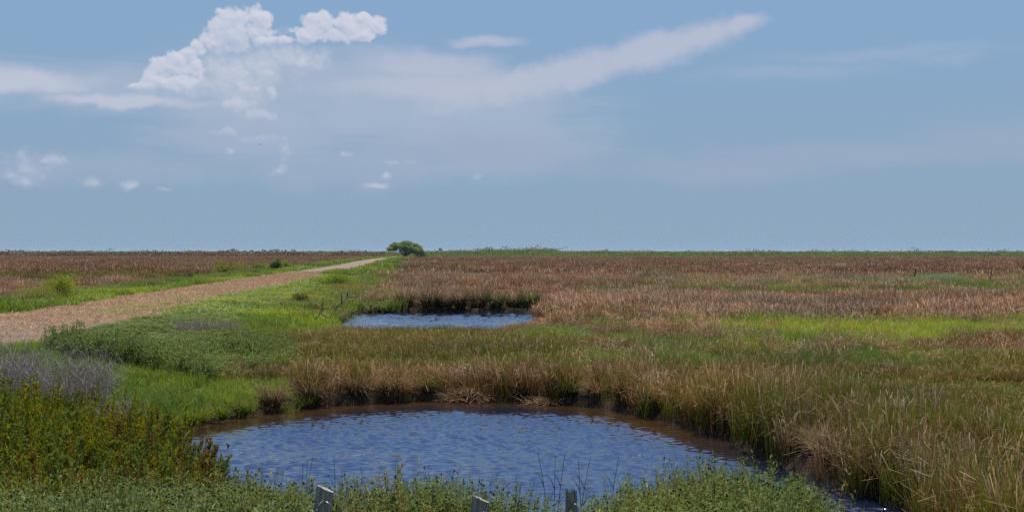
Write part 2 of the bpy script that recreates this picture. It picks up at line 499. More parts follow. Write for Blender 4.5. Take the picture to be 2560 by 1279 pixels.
def make_reed_lib(pal, h, near_n=70, near_r=0.32, w=0.013, kink=.5, lean=.16, mat=None):
    """children 0-4 near clumps, 5-7 middle-distance patches, 8-10 far patches, 11-12 very far patches"""
    col = lib('lib_' + pal)
    for k in range(5):
        add_to_lib(col, reed_clump(pal, near_n, near_r, h, w, 5, kink, lean), 'lib_%s_%02d' % (pal, k), mat or M_REED)
    for k in range(5, 8):
        add_to_lib(col, reed_clump(pal, 150, 0.75, h, w * 2.2, 3, kink, lean, True), 'lib_%s_%02d' % (pal, k), mat or M_REED)
    for k in range(8, 11):
        add_to_lib(col, reed_clump(pal, 260, 3.0, h, w * 7, 1, 0, lean * 1.5, True), 'lib_%s_%02d' % (pal, k), mat or M_REED)
    for k in range(11, 13):
        add_to_lib(col, reed_clump(pal, 300, 16.0, h * 1.05, w * 55, 1, 0, lean, True), 'lib_%s_%02d' % (pal, k), mat or M_REED)
    return col

LIBS = {
    'olive': make_reed_lib('olive', 1.1, near_n=80, lean=.115),
    'brown': make_reed_lib('brown', 1.1, near_n=84, w=.0145, kink=.5, lean=.12),
    'tan': make_reed_lib('tan', 1.1, w=.0155),
    'red': make_reed_lib('red', 1.1),
    'yellow': make_reed_lib('yellow', 0.95, lean=.2, mat=M_GRASS),
    'green': make_reed_lib('green', 0.75, mat=M_GRASS),
    'farg': make_reed_lib('farg', 1.1),
}

def lawn_lib(name, gb, gt, h, n, r, w):
    col = lib('lib_' + name)
    for k in range(5):
        mb = MB()
        a = rng.random(n) * 2 * PI; rr = r * np.sqrt(rng.random(n))
        b = np.stack([rr * np.cos(a), rr * np.sin(a), np.full(n, -.03)], -1)
        v, q, c = ribbons(b, rng.random(n) * 2 * PI, np.abs(rng.normal(0, .3, n)), h * rng.uniform(.5, 1.15, n), w, rng.uniform(.1, 1.1, n), 3,
                          pick(gb, n), np.where((rng.random(n) < (.03 + .06 * k))[:, None], pick([(.36, .26, .14), (.30, .20, .10)], n), pick(gt, n)))
        mb.add(v, q, c=c)
        add_to_lib(col, mb, 'lib_%s_%02d' % (name, k), M_GRASS)
    return col

LIBS['lawn'] = lawn_lib('lawn', [(.06, .10, .016), (.075, .11, .02)], [(.22, .32, .06), (.18, .29, .05), (.28, .30, .08)], 0.26, 120, 0.28, .009)
LIBS['lawnmid'] = lawn_lib('lawnmid', [(.06, .10, .016), (.08, .11, .02)], [(.27, .38, .065), (.22, .35, .06), (.34, .36, .10)], 0.42, 130, 0.6, .03)
LIBS['lawnfar'] = lawn_lib('lawnfar', [(.07, .10, .02)], [(.25, .34, .075), (.21, .31, .07), (.31, .31, .10)], 0.6, 150, 2.2, .12)

def leafy_clump(nst, rad, h, cols, leaf, wl, heads=0.0, stemc=(.10, .085, .04), droop=0.1):
    """upright stems with paired oblong leaves, some topped by dark round seed heads"""
    mb = MB()
    a = rng.random(nst) * 2 * PI; rr = rad * np.sqrt(rng.random(nst))
    base = np.stack([rr * np.cos(a), rr * np.sin(a), np.full(nst, -0.04)], -1)
    hh = h * rng.uniform(.6, 1.1, nst); lean = np.abs(rng.normal(0, .18, nst)) + .25 * rr / max(rad, .01)
    az = a + rng.normal(0, .5, nst)
    v, q, c = ribbons(base, az, lean, hh, .007, 0.05, 4, stemc, stemc, tipw=.5)
    mb.add(v, q, c=c)
    for k in range(nst):
        m = int(hh[k] / (leaf * .42))
        s = rng.uniform(.2, 1.0, m) * hh[k]
        s = np.sort(s)
        dirv = np.array([math.sin(lean[k]) * math.cos(az[k]), math.sin(lean[k]) * math.sin(az[k]), math.cos(lean[k])])
        p = base[k] + s[:, None] * dirv
        la = rng.random() * 2 * PI + np.arange(m) * PI / 2 + np.repeat([0, PI], (m + 1) // 2)[:m] + rng.normal(0, .3, m)
        el = rng.uniform(.25, 1.1, m)
        d = np.stack([np.cos(la) * np.cos(el), np.sin(la) * np.cos(el), np.sin(el)], -1)
        top = (s / hh[k])[:, None]
        cc = pick(cols, m)
        lv, lt, lc = leaves(p, d, leaf * rng.uniform(.6, 1.15, m), wl, cc)
        mb.add(lv, None, lt, lc)
        if rng.random() < heads:
            tip = base[k] + dirv * (hh[k] + .02)
            n = 6; th = np.arange(n) * 2 * PI / n; r_ = .008
            hv = np.concatenate([[tip + (0, 0, -r_)], np.stack([tip[0] + r_ * np.cos(th), tip[1] + r_ * np.sin(th), tip[2] - .2 * r_ + 0 * th], -1),
                                 np.stack([tip[0] + .7 * r_ * np.cos(th), tip[1] + .7 * r_ * np.sin(th), tip[2] + .6 * r_ + 0 * th], -1), [tip + (0, 0, r_)]])
            tt = [(0, 1 + (i + 1) % n, 1 + i) for i in range(n)] + [(13, 7 + i, 7 + (i + 1) % n) for i in range(n)]
            qq = [(1 + i, 1 + (i + 1) % n, 7 + (i + 1) % n, 7 + i) for i in range(n)]
            mb.add(hv, qq, tt, (.03, .02, .014))
    return mb

def leafy_lib(name, n, *a, **k):
    col = lib('lib_' + name)
    for i in range(n): add_to_lib(col, leafy_clump(*a, **k), 'lib_%s_%02d' % (name, i), M_LEAF)
    return col

LIBS['oxeye'] = leafy_lib('oxeye', 6, 15, .17, .72, [(.145, .185, .065), (.12, .17, .055), (.18, .21, .095), (.21, .235, .125), (.14, .155, .045)], .042, .013, heads=.2)
LIBS['sage'] = leafy_lib('sage', 3, 12, .16, .5, [(.20, .26, .18), (.24, .30, .22), (.16, .21, .12)], .05, .014)
LIBS['blueg'] = leafy_lib('blueg', 5, 26, .35, .6, [(.12, .18, .07), (.15, .205, .09), (.11, .16, .045), (.18, .22, .11), (.16, .20, .045), (.17, .14, .06)], .075, .026)

LIBS['weeds'] = leafy_lib('weeds', 3, 34, .6, .6, [(.15, .20, .08), (.18, .21, .10), (.12, .16, .055), (.21, .20, .10), (.22, .17, .08)], .11, .045)

def straw_lib():
    col = lib('lib_straw')
    for k in range(4):
        n = 190; mb = MB()
        p = np.concatenate([rng.uniform(-.8, .8, (n, 2)), rng.uniform(0.0, .035, (n, 1))], 1)
        cc = pick([(.41, .27, .15), (.46, .315, .185), (.36, .23, .13), (.25, .155, .085), (.42, .28, .16)], n)
        v, q, c = ribbons(p, rng.random(n) * 2 * PI, rng.uniform(1.2, 1.65, n), rng.uniform(.08, .28, n), .011, rng.uniform(-.15, .2, n), 2, cc, cc, tipw=.6)
        mb.add(v, q, c=c); add_to_lib(col, mb, 'lib_straw_%02d' % k, M_TWIG)
    return col
LIBS['straw'] = straw_lib()

# ------------------------------------------------------------------ scatter by geometry nodes (uncountable ground cover only)
def scatter(name, libcol, X, Y, idx, scale, label, cat, dz=0.0, tilt=0.08, zfun=None, sz=None):
    n = len(X)
    Z = (zfun or ground_z)(X, Y) + dz
    me = bpy.data.meshes.new(name); me.vertices.add(n)
    me.vertices.foreach_set('co', np.stack([X, Y, Z], -1).astype(np.float32).ravel())
    a = me.attributes.new('rot', 'FLOAT_VECTOR', 'POINT')
    a.data.foreach_set('vector', np.stack([rng.normal(0, tilt, n), rng.normal(0, tilt, n), rng.random(n) * 2 * PI], -1).astype(np.float32).ravel())
    a = me.attributes.new('scl', 'FLOAT_VECTOR', 'POINT')
    s = np.asarray(scale) * np.ones(n); zz = s if sz is None else np.asarray(sz) * np.ones(n)
    a.data.foreach_set('vector', np.stack([s, s, zz], -1).astype(np.float32).ravel())
    a = me.attributes.new('idx', 'INT', 'POINT'); a.data.foreach_set('value', np.asarray(idx, np.int32))
    o = bpy.data.objects.new(name, me); COL.objects.link(o)
    ng = bpy.data.node_groups.new(name + '_scatter', 'GeometryNodeTree')
    ng.interface.new_socket('Geometry', in_out='INPUT', socket_type='NodeSocketGeometry')
    ng.interface.new_socket('Geometry', in_out='OUTPUT', socket_type='NodeSocketGeometry')
    gi = ng.nodes.new('NodeGroupInput'); go = ng.nodes.new('NodeGroupOutput')
    ci = ng.nodes.new('GeometryNodeCollectionInfo'); ci.inputs['Collection'].default_value = libcol
    ci.inputs['Separate Children'].default_value = True; ci.inputs['Reset Children'].default_value = True
    ip = ng.nodes.new('GeometryNodeInstanceOnPoints'); ip.inputs['Pick Instance'].default_value = True
    def na(nm, typ):
        q = ng.nodes.new('GeometryNodeInputNamedAttribute'); q.data_type = typ; q.inputs['Name'].default_value = nm
        return next(s_ for s_ in q.outputs if s_.enabled and s_.name == 'Attribute')
    L = ng.links
    L.new(gi.outputs[0], ip.inputs['Points']); L.new(ci.outputs[0], ip.inputs['Instance'])
    L.new(na('idx', 'INT'), ip.inputs['Instance Index'])
    L.new(na('rot', 'FLOAT_VECTOR'), ip.inputs['Rotation']); L.new(na('scl', 'FLOAT_VECTOR'), ip.inputs['Scale'])
    L.new(ip.outputs[0], go.inputs[0])
    md = o.modifiers.new('scatter', 'NODES'); md.node_group = ng
    tag(o, label, cat, kind='stuff')
    return o

def fan(y0, y1, dens, spread=0.43, pad=5.0):
    """points spread evenly over the wedge of land between two distances"""
    A = spread * (y1 * y1 - y0 * y0) + 2 * pad * (y1 - y0)
    n = int(A * dens)
    Y = np.sqrt(rng.random(int(n * 1.0)) * (y1 * y1 - y0 * y0) + y0 * y0) if pad < 1 else None
    if Y is None:
        ys = np.linspace(y0, y1, 400); w = 2 * spread * ys + 2 * pad; cdf = np.concatenate([[0], np.cumsum((w[1:] + w[:-1]) / 2)]); cdf /= cdf[-1]
        Y = np.interp(rng.random(n), cdf, ys)
    X = (rng.random(n) * 2 - 1) * (spread * Y + pad)
    return X, Y

# ------------------------------------------------------------------ where each kind of growth stands
def px_of(X, Y): return 1280 + X / Y * F

def classify(X, Y):
    """returns an array of palette names for marsh points ('' = nothing here)"""
    n = len(X); out = np.full(n, 'olive', dtype='<U8')
    d = X - path_c(Y); px = px_of(X, Y)
    nz = fbm(X * .09 + 5, Y * .05 + 2, 4); nz2 = fbm(X * .35, Y * .22 + 30, 3); r = rng.random(n)
    Yj = Y * (1 + 0.10 * (fbm(X * .03 + 9, Y * .02, 3) - .5) * 2)
    right = d > 0
    def put(m, a, pa, b=None):
        k = m & (r < pa); out[k] = a
        if b: out[m & ~(r < pa)] = b
    nz3 = fbm(X * .13 + 70, Y * .26 + 3, 3); sd = pond_sd(X, Y)
    put(Yj < 37, 'olive', .8, 'brown')
    put((Yj < 37) & (nz2 > .60), 'brown', .8, 'tan')
    put((Yj < 37) & (nz2 < .42) & (px > 1300), 'green', .55, 'olive')
    put((Yj < 50) & (px > 2150) & (nz2 > .56), 'brown', .75, 'olive')
    put((Yj < 21) & (px > 1900), 'brown', .45, 'olive')
    rim = (Yj < 38) & (sd < 2.4) & (Y > 17); k = rim & (r < np.where(px > 1700, .45, .58)); out[k] = np.where(rng.random(k.sum()) < .66, 'brown', 'tan')
    mid = (Yj >= 34) & (Yj < 48) & (sd > 1.6)
    put(mid & (nz3 < .40), 'brown', .6, 'olive')
    put(mid & (nz3 >= .40) & (nz3 < .49), 'olive', .9, 'tan')
    put(mid & (nz3 >= .49) & (px > 1150) & (px < 2350), 'green', .92, 'olive')
    put((Yj >= 43) & (Yj < 70), 'tan', .5, 'olive')
    put((Yj >= 44) & (Yj < 70) & (nz3 < .42), 'brown', .6, 'tan')
    put((Y >= 38) & (Y < 57) & (px < 1420), 'olive', .6, 'brown')
    put((Y >= 38) & (Y < 57) & (px < 1420) & (nz3 > .53), 'green', .6, 'olive')
    put((Yj >= 40) & (Yj < 64) & (px > 1420) & (nz3 > .40), 'green', .9, 'tan')
    yb = (Yj >= 45 + 6 * sstep(2200, 2500, px)) & (Yj < 67) & (px > 1700 + 700 * (nz - .5))
    edge = np.minimum(sstep(44, 50, Yj), 1 - sstep(60, 68, Yj)) * sstep(1600, 1900, px) * np.where(nz2 > .60, .35, .86)
    k = yb & (r < edge); out[k] = 'yellow'; k = yb & ~(r < edge); out[k] = np.where(rng.random(k.sum()) < .6, 'green', 'tan')
    put((Yj >= 67) & (Yj < 112), 'tan', .8, 'red')
    put((Yj >= 78) & (Yj < 112) & (nz > .55), 'red', .6, 'tan')
    put((Yj >= 108) & (Yj < 142), 'tan', .35, 'red')
    
    put((Yj >= 135) & (Yj < 175) & right, 'tan', .55, 'red')
    gb = (Yj >= 103) & (Yj < 158) & (px > 1380 + 900 * (nz - .5))
    put(gb, 'green', .9, 'tan')
    put(Yj >= 175, 'red', .9, 'tan')
    put((Yj >= 120) & (Yj < 700) & (nz > .66), 'farg', .5, 'red')
    put((Y >= 640 + 120 * (nz - .5)) & right, 'farg', .95, 'red')
    put((Y >= 1000) & ~right, 'farg', .95, 'red')
    left = ~right
    put(left & (Y < 120), 'tan', .45, 'red')
    put(left & (Y < 105) & (nz2 > .5), 'red', .7, 'tan')
    put(left & (Y > 120) & (Y < 170) & (px > 60) & (px < 230) & (nz2 > .4), 'green', .9, 'red')
    return out

def marsh_ok(X, Y):
    d = X - path_c(Y)
    wob = 3.0 * (fbm(Y * .05, X * .05 + 7, 3) - .5) * 2
    Rt = np.where(Y < 60, 8.0, 11.5) + wob * np.where(Y < 60, .5, 1.2) + rng.normal(0, .7, len(X)); Lt = 13.5 + wob
    ok = ((d > Rt) | (d < -Lt)) & (pond_sd(X, Y) > 0.12)
    # the grassy bank left of the near pond and the shrubby near bank stay free of reeds
    ok &= ~((X < -4.9 + .8 * (fbm(Y * .5, X * .5, 2) - .5)) & (Y < 34.5) )
    ok &= ~((Y < 18.5) & (X < 4.55 + .12 * (Y - 14)))
    ok &= Y > 10.5
    ok &= ~((Y > 79) & (Y < 86) & (X < 2.4) & (pond_sd(X, Y) < 1.9))      # the back shore of the far pond carries tussocks only
    # shore of the far pond on its left side is grassy
    ok &= ~((X < -7.6) & (Y > 52) & (Y < 84) & (X > -16))
    return ok

ACC = {}
def collect(X, Y, base, cnt, scale, sz):
    fam = classify(X, Y)
    for f in np.unique(fam):
        k = fam == f; n = k.sum()
        e = ACC.setdefault(f, [[], [], [], [], []])
        e[0].append(X[k]); e[1].append(Y[k]); e[2].append(base + rng.integers(0, cnt, n)); e[3].append(scale * rng.uniform(.85, 1.2, n)); e[4].append(sz[k])

def hmod(X, Y):
    h = (0.40 + 0.76 * fbm(X * .55, Y * .55 + 50, 3)) * (.72 + .56 * fbm(X * .06, Y * .025 + 5, 3))
    h = h * (1 - .2 * sstep(28, 31, Y) * (1 - sstep(37, 40, Y)))
    cap = np.clip((3.5 * (1 - Y / 66.0) - .2) / 1.2, .2, 1.0)
    pxx = px_of(X, Y); m = sstep(36, 39, Y) * (1 - sstep(69, 72, Y)) * (1 - sstep(1360, 1470, pxx))
    h = h * (1 - m) + np.minimum(h, 1.1 * cap) * m
    sd = pond_sd(X, Y)
    h = h * (1 - .38 * sstep(1.2, 4.5, sd) * sstep(17, 24, Y) * (1 - sstep(58, 68, Y)))
    h = h * (1 - 0.08 * sstep(26, 16, Y) * (X > 4))
    h = h * (1 - .3 * sstep(84, 92, Y) * (1 - sstep(104, 112, Y)))
    h = h * (1 - .45 * (sd < 2.2) * (Y > 79) * (Y < 90) * (X < 2.5))
    return h * rng.uniform(.85, 1.12, len(X))

for (y0, y1, dens, base, cnt, s, spread, pad) in ((11, 36, 13, 0, 5, 1.0, .42, 3), (36, 62, 8, 0, 5, 1.15, .42, 3), (62, 165, 1.9, 5, 3, 1.0, .42, 6),
                                              (165, 820, .12, 8, 3, 1.0, .41, 10), (820, 5000, .0042, 11, 2, 1.0, .4, 20)):
    X, Y = fan(y0, y1, dens, spread, pad)
    k = marsh_ok(X, Y)
    if y1 < 70: k &= fbm(X * 1.15 + 31, Y * 1.15, 2) > np.where(pond_sd(X, Y) < 2.5, .35, .32)
    X = X[k]; Y = Y[k]
    collect(X, Y, base, cnt, s, hmod(X, Y))

NAMES = {'olive': ('marsh_reeds', 'olive green marsh reeds with dry bent tips around the near pond', 'reeds'),
         'brown': ('dry_reeds', 'brown half dead reeds mixed along the near pond banks', 'reeds'),
         'tan': ('tan_reeds', 'pale tan dry reeds in the band beyond the far pond', 'reeds'),
         'red': ('russet_reeds', 'russet brown reed beds stretching across the distant marsh', 'reeds'),
         'yellow': ('bright_marsh_grass', 'bright yellow green marsh grass in a band on the right', 'grass'),
         'green': ('green_marsh_grass', 'mid green marsh grass patches among the tan reeds', 'grass'),
         'farg': ('far_marsh_grass', 'dull green far marsh grass just under the horizon', 'grass')}
for f, e in ACC.items():
    nm, lb, ct = NAMES[f]
    X, Y, I, S, SZ = [np.concatenate(q) for q in e]
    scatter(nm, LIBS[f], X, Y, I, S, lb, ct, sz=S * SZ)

# levee and bank grass
def slope_cap(X, Y, h, unit):
    """growth on the track side of the slope stays about level with the track"""
    d = X - path_c(Y)
    top = 1.02 + .22 * (fbm(X * .9, Y * .6, 3) - .5) + .10 * np.maximum(np.abs(d) - 6, 0)
    lim = np.maximum(top - ground_z(X, Y), .10) / unit
    return np.where((d > 0) & (d < 11) & (Y < 150) & (Y > 36), np.minimum(h, lim), h)
def levee_ok(X, Y):
    d = X - path_c(Y)
    e = np.abs(d) - 2.9 + 0.5 * (fbm(X * .9, Y * .9, 3) - .5) * 2
    wob = 3.0 * (fbm(Y * .05, X * .05 + 7, 3) - .5) * 2
    Rt = np.where(Y < 60, 8.6, 12.5) + wob * np.where(Y < 60, .3, 1); Lt = 14.5 + wob
    ok = (e > 0) & (d < Rt) & (d > -Lt)
    ok |= (X < -4.5) & (Y < 35) & (d > 0)
    ok |= (X < -7.2) & (Y > 52) & (Y < 84) & (d > 0)
    return ok & (pond_sd(X, Y) > 0.1) & ((Y > 17) | (X < -3))

gx = [[], [], [], []]
X, Y = fan(17, 62, 10, .42, 3); k = levee_ok(X, Y) & ~((Y < 20.5) & (X < -2.5)); X1, Y1 = X[k], Y[k]
scatter('short_bank_grass', LIBS['lawn'], X1, Y1, rng.integers(0, 5, len(X1)), rng.uniform(.9, 1.4, len(X1)),
        'short bright green grass on the bank left of the near pond', 'grass', sz=slope_cap(X1, Y1, .55 + 1.0 * fbm(X1 * .4, Y1 * .4, 3), .28))
X, Y = fan(55, 170, 3.2, .44, 6); k = levee_ok(X, Y); X1, Y1 = X[k], Y[k]
scatter('levee_grass', LIBS['lawnmid'], X1, Y1, rng.integers(0, 5, len(X1)), rng.uniform(.8, 1.3, len(X1)),
        'rough green grass lining both sides of the straw track', 'grass', sz=slope_cap(X1, Y1, .30 + 1.5 * fbm(X1 * .25, Y1 * .18, 3) ** 1.3, .42))
X, Y = fan(165, 800, .32, .42, 6); k = levee_ok(X, Y) & (np.abs(X - path_c(Y)) > 4.6); X1, Y1 = X[k], Y[k]
scatter('far_levee_grass', LIBS['lawnfar'], X1, Y1, rng.integers(0, 5, len(X1)), rng.uniform(.7, 1.1, len(X1)),
        'distant green grass verge beside the far end of the track', 'grass', sz=(.15 + 1.3 * fbm(X1 * .15, Y1 * .08, 3)))
# taller green growth on the levee sides
X, Y = fan(40, 170, 1.4, .44, 5)
d = X - path_c(Y); k = levee_ok(X, Y) & (fbm(X * .22 + 40, Y * .14, 3) > .5) & (np.abs(d) > 4.2); X1, Y1 = X[k], Y[k]
scatter('tall_levee_grass', LIBS['green'], X1, Y1, np.where(Y1 < 60, rng.integers(0, 5, len(X1)), rng.integers(5, 8, len(X1))), 1.0,
        'taller tufted green grass on the levee slopes', 'grass', sz=slope_cap(X1, Y1, rng.uniform(.5, 1.1, len(X1)), .75))
# vivid yellow green patch right of the track
n = 800; Y1 = rng.uniform(66, 92, n); X1 = path_c(Y1) + 3.3 + np.abs(rng.normal(0, 1.5, n)) * sstep(62, 80, Y1) * 1.2
scatter('vivid_grass', LIBS['yellow'], X1, Y1, rng.integers(5, 8, n), .8, 'vivid yellow green grass patch beside the track', 'grass', sz=slope_cap(X1, Y1, rng.uniform(.45, .85, n), .85))
# straw litter on the track
X = []; n = 9000; Y1 = np.sqrt(rng.random(n)) * 140 + 34; Y1 = Y1[Y1 < 170]; X1 = path_c(Y1) + rng.uniform(-2.9, 2.9, len(Y1))
scatter('straw_litter', LIBS['straw'], X1, Y1, rng.integers(0, 4, len(X1)), rng.uniform(.7, 1.2, len(X1)), 'loose dry straw strewn over the track', 'straw', dz=.05, tilt=.02)
# blue-green leafy cover at the levee foot
n = 9000; px = rng.uniform(100, 740, n); py = rng.uniform(790, 960, n)
X1 = rng.uniform(-17, -5.2, n); Y1 = rng.uniform(33, 56, n); d = X1 - path_c(Y1)
top = np.interp(Y1, [33, 36, 44, 50, 56], [-9.2, -6.0, -7.2, -8.6, -11.3]) + 3.6 * (fbm(Y1 * .6, X1 * .6, 3) - .5) + rng.normal(0, .35, n)
lo = np.interp(Y1, [33, 35, 38, 41, 56], [-10.2, -11.2, -12.1, -13, -16])
lim = np.interp(X1, [-15, -11.4, -7.9, -6], [52, 50.5, 46, 40])
k = (fbm(X1 * .7 + 2, Y1 * .6, 3) > .41) & (X1 < top) & (d > 3.3) & (X1 > lo) & (Y1 < lim + 2 * (fbm(X1 * .8, Y1 * .3, 2) - .5)); X1 = X1[k]; Y1 = Y1[k]
scatter('low_shrubbery', LIBS['blueg'], X1, Y1, rng.integers(0, 5, len(X1)), rng.uniform(.8, 1.25, len(X1)),
        'low blue green leafy shrub cover at the foot of the levee', 'shrubs', sz=slope_cap(X1, Y1, rng.uniform(.7, 1.2, len(X1)) * (.20 + 1.45 * fbm(X1 * .8, Y1 * .6, 3)), .6))
X, Y = fan(58, 160, .8, .44, 5); d = X - path_c(Y); k = levee_ok(X, Y) & (np.abs(d) > 4.5) & (d < 13) & (fbm(X * .3 + 11, Y * .13 + 4, 3) > .47); X1, Y1 = X[k], Y[k]
scatter('levee_weeds', LIBS['weeds'], X1, Y1, rng.integers(0, 3, len(X1)), rng.uniform(.9, 1.5, len(X1)), 'leafy grey green weeds scattered through the levee grass', 'weeds', sz=slope_cap(X1, Y1, rng.uniform(.5, 1.1, len(X1)), .6))
# leafy cover on the near bank
n = 5600; X1 = rng.uniform(-7, 3.2, n); Y1 = rng.uniform(8.6, 16.4, n)
lim = 12.6 + 1.5 * (fbm(X1 * .7 + 3, 0 * X1 + 1, 3) - .5) * 2 + np.where(X1 < -2.2, 1.6, 0)
k = (Y1 < lim) & (pond_sd(X1, Y1) > .15)
POSTS = [(-1.40, 10.7), (-0.235, 10.75), (0.50, 12.0)]
for (a, b) in POSTS:
    k &= ~((np.abs(X1 / Y1 - a / b) < (.03 if b < 11.5 else .019)) & (Y1 < b + .15))
k &= px_of(X1, Y1) < 1990 + 120 * (fbm(Y1, X1, 2) - .5)
X1 = X1[k]; Y1 = Y1[k]
h1 = np.where(rng.random(len(X1)) < .05, 1.16, 1.0) * (.76 + .6 * fbm(X1 * .8 + 20, Y1 * .5, 3)) * (1 + .20 * np.exp(-((X1 - 1.78) / .22) ** 2)) 
for (a, b) in POSTS: h1 = h1 * (1 - .3 * np.exp(-((X1 / Y1 - a / b) / .05) ** 2) * (Y1 < b + .3))
scatter('bank_plants', LIBS['oxeye'], X1, Y1, rng.integers(0, 6, len(X1)), rng.uniform(.85, 1.15, len(X1)),
        'leafy green plants with dark seed heads covering the near bank', 'plants', sz=h1 * rng.uniform(.85, 1.1, len(X1)))
LIBS['yellowed'] = leafy_lib('yellowed', 3, 9, .15, .8, [(.26, .22, .07), (.20, .13, .06), (.16, .10, .05), (.24, .24, .10), (.13, .16, .05)], .05, .012, heads=.4)
n = 260; X1 = rng.uniform(-4.5, 2.3, n); Y1 = rng.uniform(9.4, 12.6, n); k = pond_sd(X1, Y1) > .2
for (a, b) in POSTS: k &= np.abs(X1 / Y1 - a / b) > .035
X1 = X1[k]; Y1 = Y1[k]
scatter('yellowing_plants', LIBS['yellowed'], X1, Y1, rng.integers(0, 3, len(X1)), rng.uniform(.7, 1.2, len(X1)), 'yellowing and browning stems among the leafy bank plants', 'plants', sz=rng.uniform(.7, 1.25, len(X1)))
n = 640; X1 = rng.uniform(-5.2, -1.5, n); Y1 = rng.uniform(9.4, 11.4, n)
scatter('sage_plants', LIBS['sage'], X1, Y1, rng.integers(0, 3, n), rng.uniform(.85, 1.2, n),
        'pale sage green plants along the bottom of the near bank', 'plants', sz=rng.uniform(.9, 1.5, n))

# ------------------------------------------------------------------ shrubs as things
def spike(h, cols, leaf=.03, n=150, twig=.12):
    """one feathery upright branch"""
    mb = MB()
    lean = abs(rng.normal(0, .12)); az = rng.random() * 2 * PI
    v, q, c = ribbons(np.zeros((1, 3)), az, lean, h, .009, .12, 5, (.09, .06, .035), (.10, .085, .03), tipw=.3)
    mb.add(v, q, c=c)
    nt = int(h / .022)
    s = rng.uniform(.12, 1, nt); th = lean + .06 * s
    D = np.stack([np.sin(th) * np.cos(az), np.sin(th) * np.sin(az), np.cos(th)], -1)
    p0 = D * (s * h)[:, None]
    ta = rng.random(nt) * 2 * PI; te = rng.uniform(.6, 1.25, nt)
    td = np.stack([np.cos(ta) * np.cos(te), np.sin(ta) * np.cos(te), np.sin(te)], -1)
    tl = twig * (1.25 - s) * rng.uniform(.6, 1.2, nt)
    k = np.repeat(np.arange(nt), 10); f = rng.random(len(k))
    p = p0[k] + td[k] * (tl[k] * f)[:, None]
    la = rng.random(len(k)) * 2 * PI; le = rng.uniform(.3, 1.2, len(k))
    ld = td[k] * .8 + np.stack([np.cos(la) * np.cos(le), np.sin(la) * np.cos(le), np.sin(le)], -1) * .6
    cb = pick(cols, nt)[k] * rng.uniform(.85, 1.15, (len(k), 1))
    lv, lt, lc = leaves(p, ld, leaf * rng.uniform(.6, 1.2, len(k)), leaf * .34, cb)
    mb.add(lv, None, lt, lc)
    return mb

OLIVE = [(.20, .205, .033), (.165, .185, .03), (.29, .28, .05), (.11, .14, .027), (.16, .15, .04), (.18, .13, .045)]
RUST = [(.15, .075, .04), (.13, .065, .035), (.16, .115, .04), (.14, .13, .04)]
DKGR = [(.085, .13, .036), (.11, .155, .05), (.13, .16, .05), (.17, .18, .05)]
SPK = {'olive': [spike(rng.uniform(.45, .7), OLIVE).arrays() for _ in range(7)],
       'rust': [spike(rng.uniform(.4, .6), RUST, .034).arrays() for _ in range(4)],
       'dark': [spike(rng.uniform(.35, .55), DKGR, .036, twig=.13).arrays() for _ in range(5)]}

def spiky_mesh(w, h, n, mix, tall=0.12):
    mb = MB()
    for i in range(n):
        a = rng.random() * 2 * PI; r_ = math.sqrt(rng.random())
        z = h * (1 - .55 * r_ ** 2) * rng.uniform(.15, .72)
        if rng.random() < tall: z = h * (1 - .4 * r_ ** 2) * .75
        f = random.choices(list(mix), list(mix.values()))[0]
        v, q, t, c = random.choice(SPK[f])
        s = rng.uniform(.7, 1.15); ang = rng.random() * 2 * PI; ca, sa = math.cos(ang), math.sin(ang)
        ti = r_ * rng.uniform(.05, .55)
        Vx = v * s
        x = Vx[:, 0] * ca - Vx[:, 1] * sa; y = Vx[:, 0] * sa + Vx[:, 1] * ca; zz = Vx[:, 2]
        ox, oy = math.cos(a), math.sin(a)
        x2 = x + ox * zz * math.sin(ti); y2 = y + oy * zz * math.sin(ti); z2 = zz * math.cos(ti)
        mb.add(np.stack([x2 + w * r_ * ox, y2 + w * r_ * oy, z2 + z], -1), q, t, c * rng.uniform(.85, 1.15))
    return mb

def stems_mesh(w, h, n, colr, r0=.012):
    mb = MB()
    for i in range(n):
        a = rng.random() * 2 * PI; r_ = w * math.sqrt(rng.random()) * .8
        p = [np.array([.25 * r_ * math.cos(a), .25 * r_ * math.sin(a), -.08])]
        for s in (.35, .7, 1.0):
            p.append(np.array([r_ * (.25 + .75 * s) * math.cos(a) + rng.normal(0, .03), r_ * (.25 + .75 * s) * math.sin(a) + rng.normal(0, .03), h * s * rng.uniform(.6, .75)]))
        v, q, t = tube(p, [r0, r0 * .8, r0 * .5, r0 * .25], 5)
        mb.add(v, q, t, np.array(colr) * rng.uniform(.8, 1.2))
    return mb

def spiky_shrub(name, loc, w, h, n, mix, label, group, tall=.12):
    e = empty(name, loc, label, 'shrub', group, rng.random() * 6)
    spiky_mesh(w, h, int(n * 1.9), mix, tall).obj('foliage', M_LEAF, e)
    stems_mesh(w, h, 16, (.09, .065, .045)).obj('stems', M_TWIG, e)
    return e

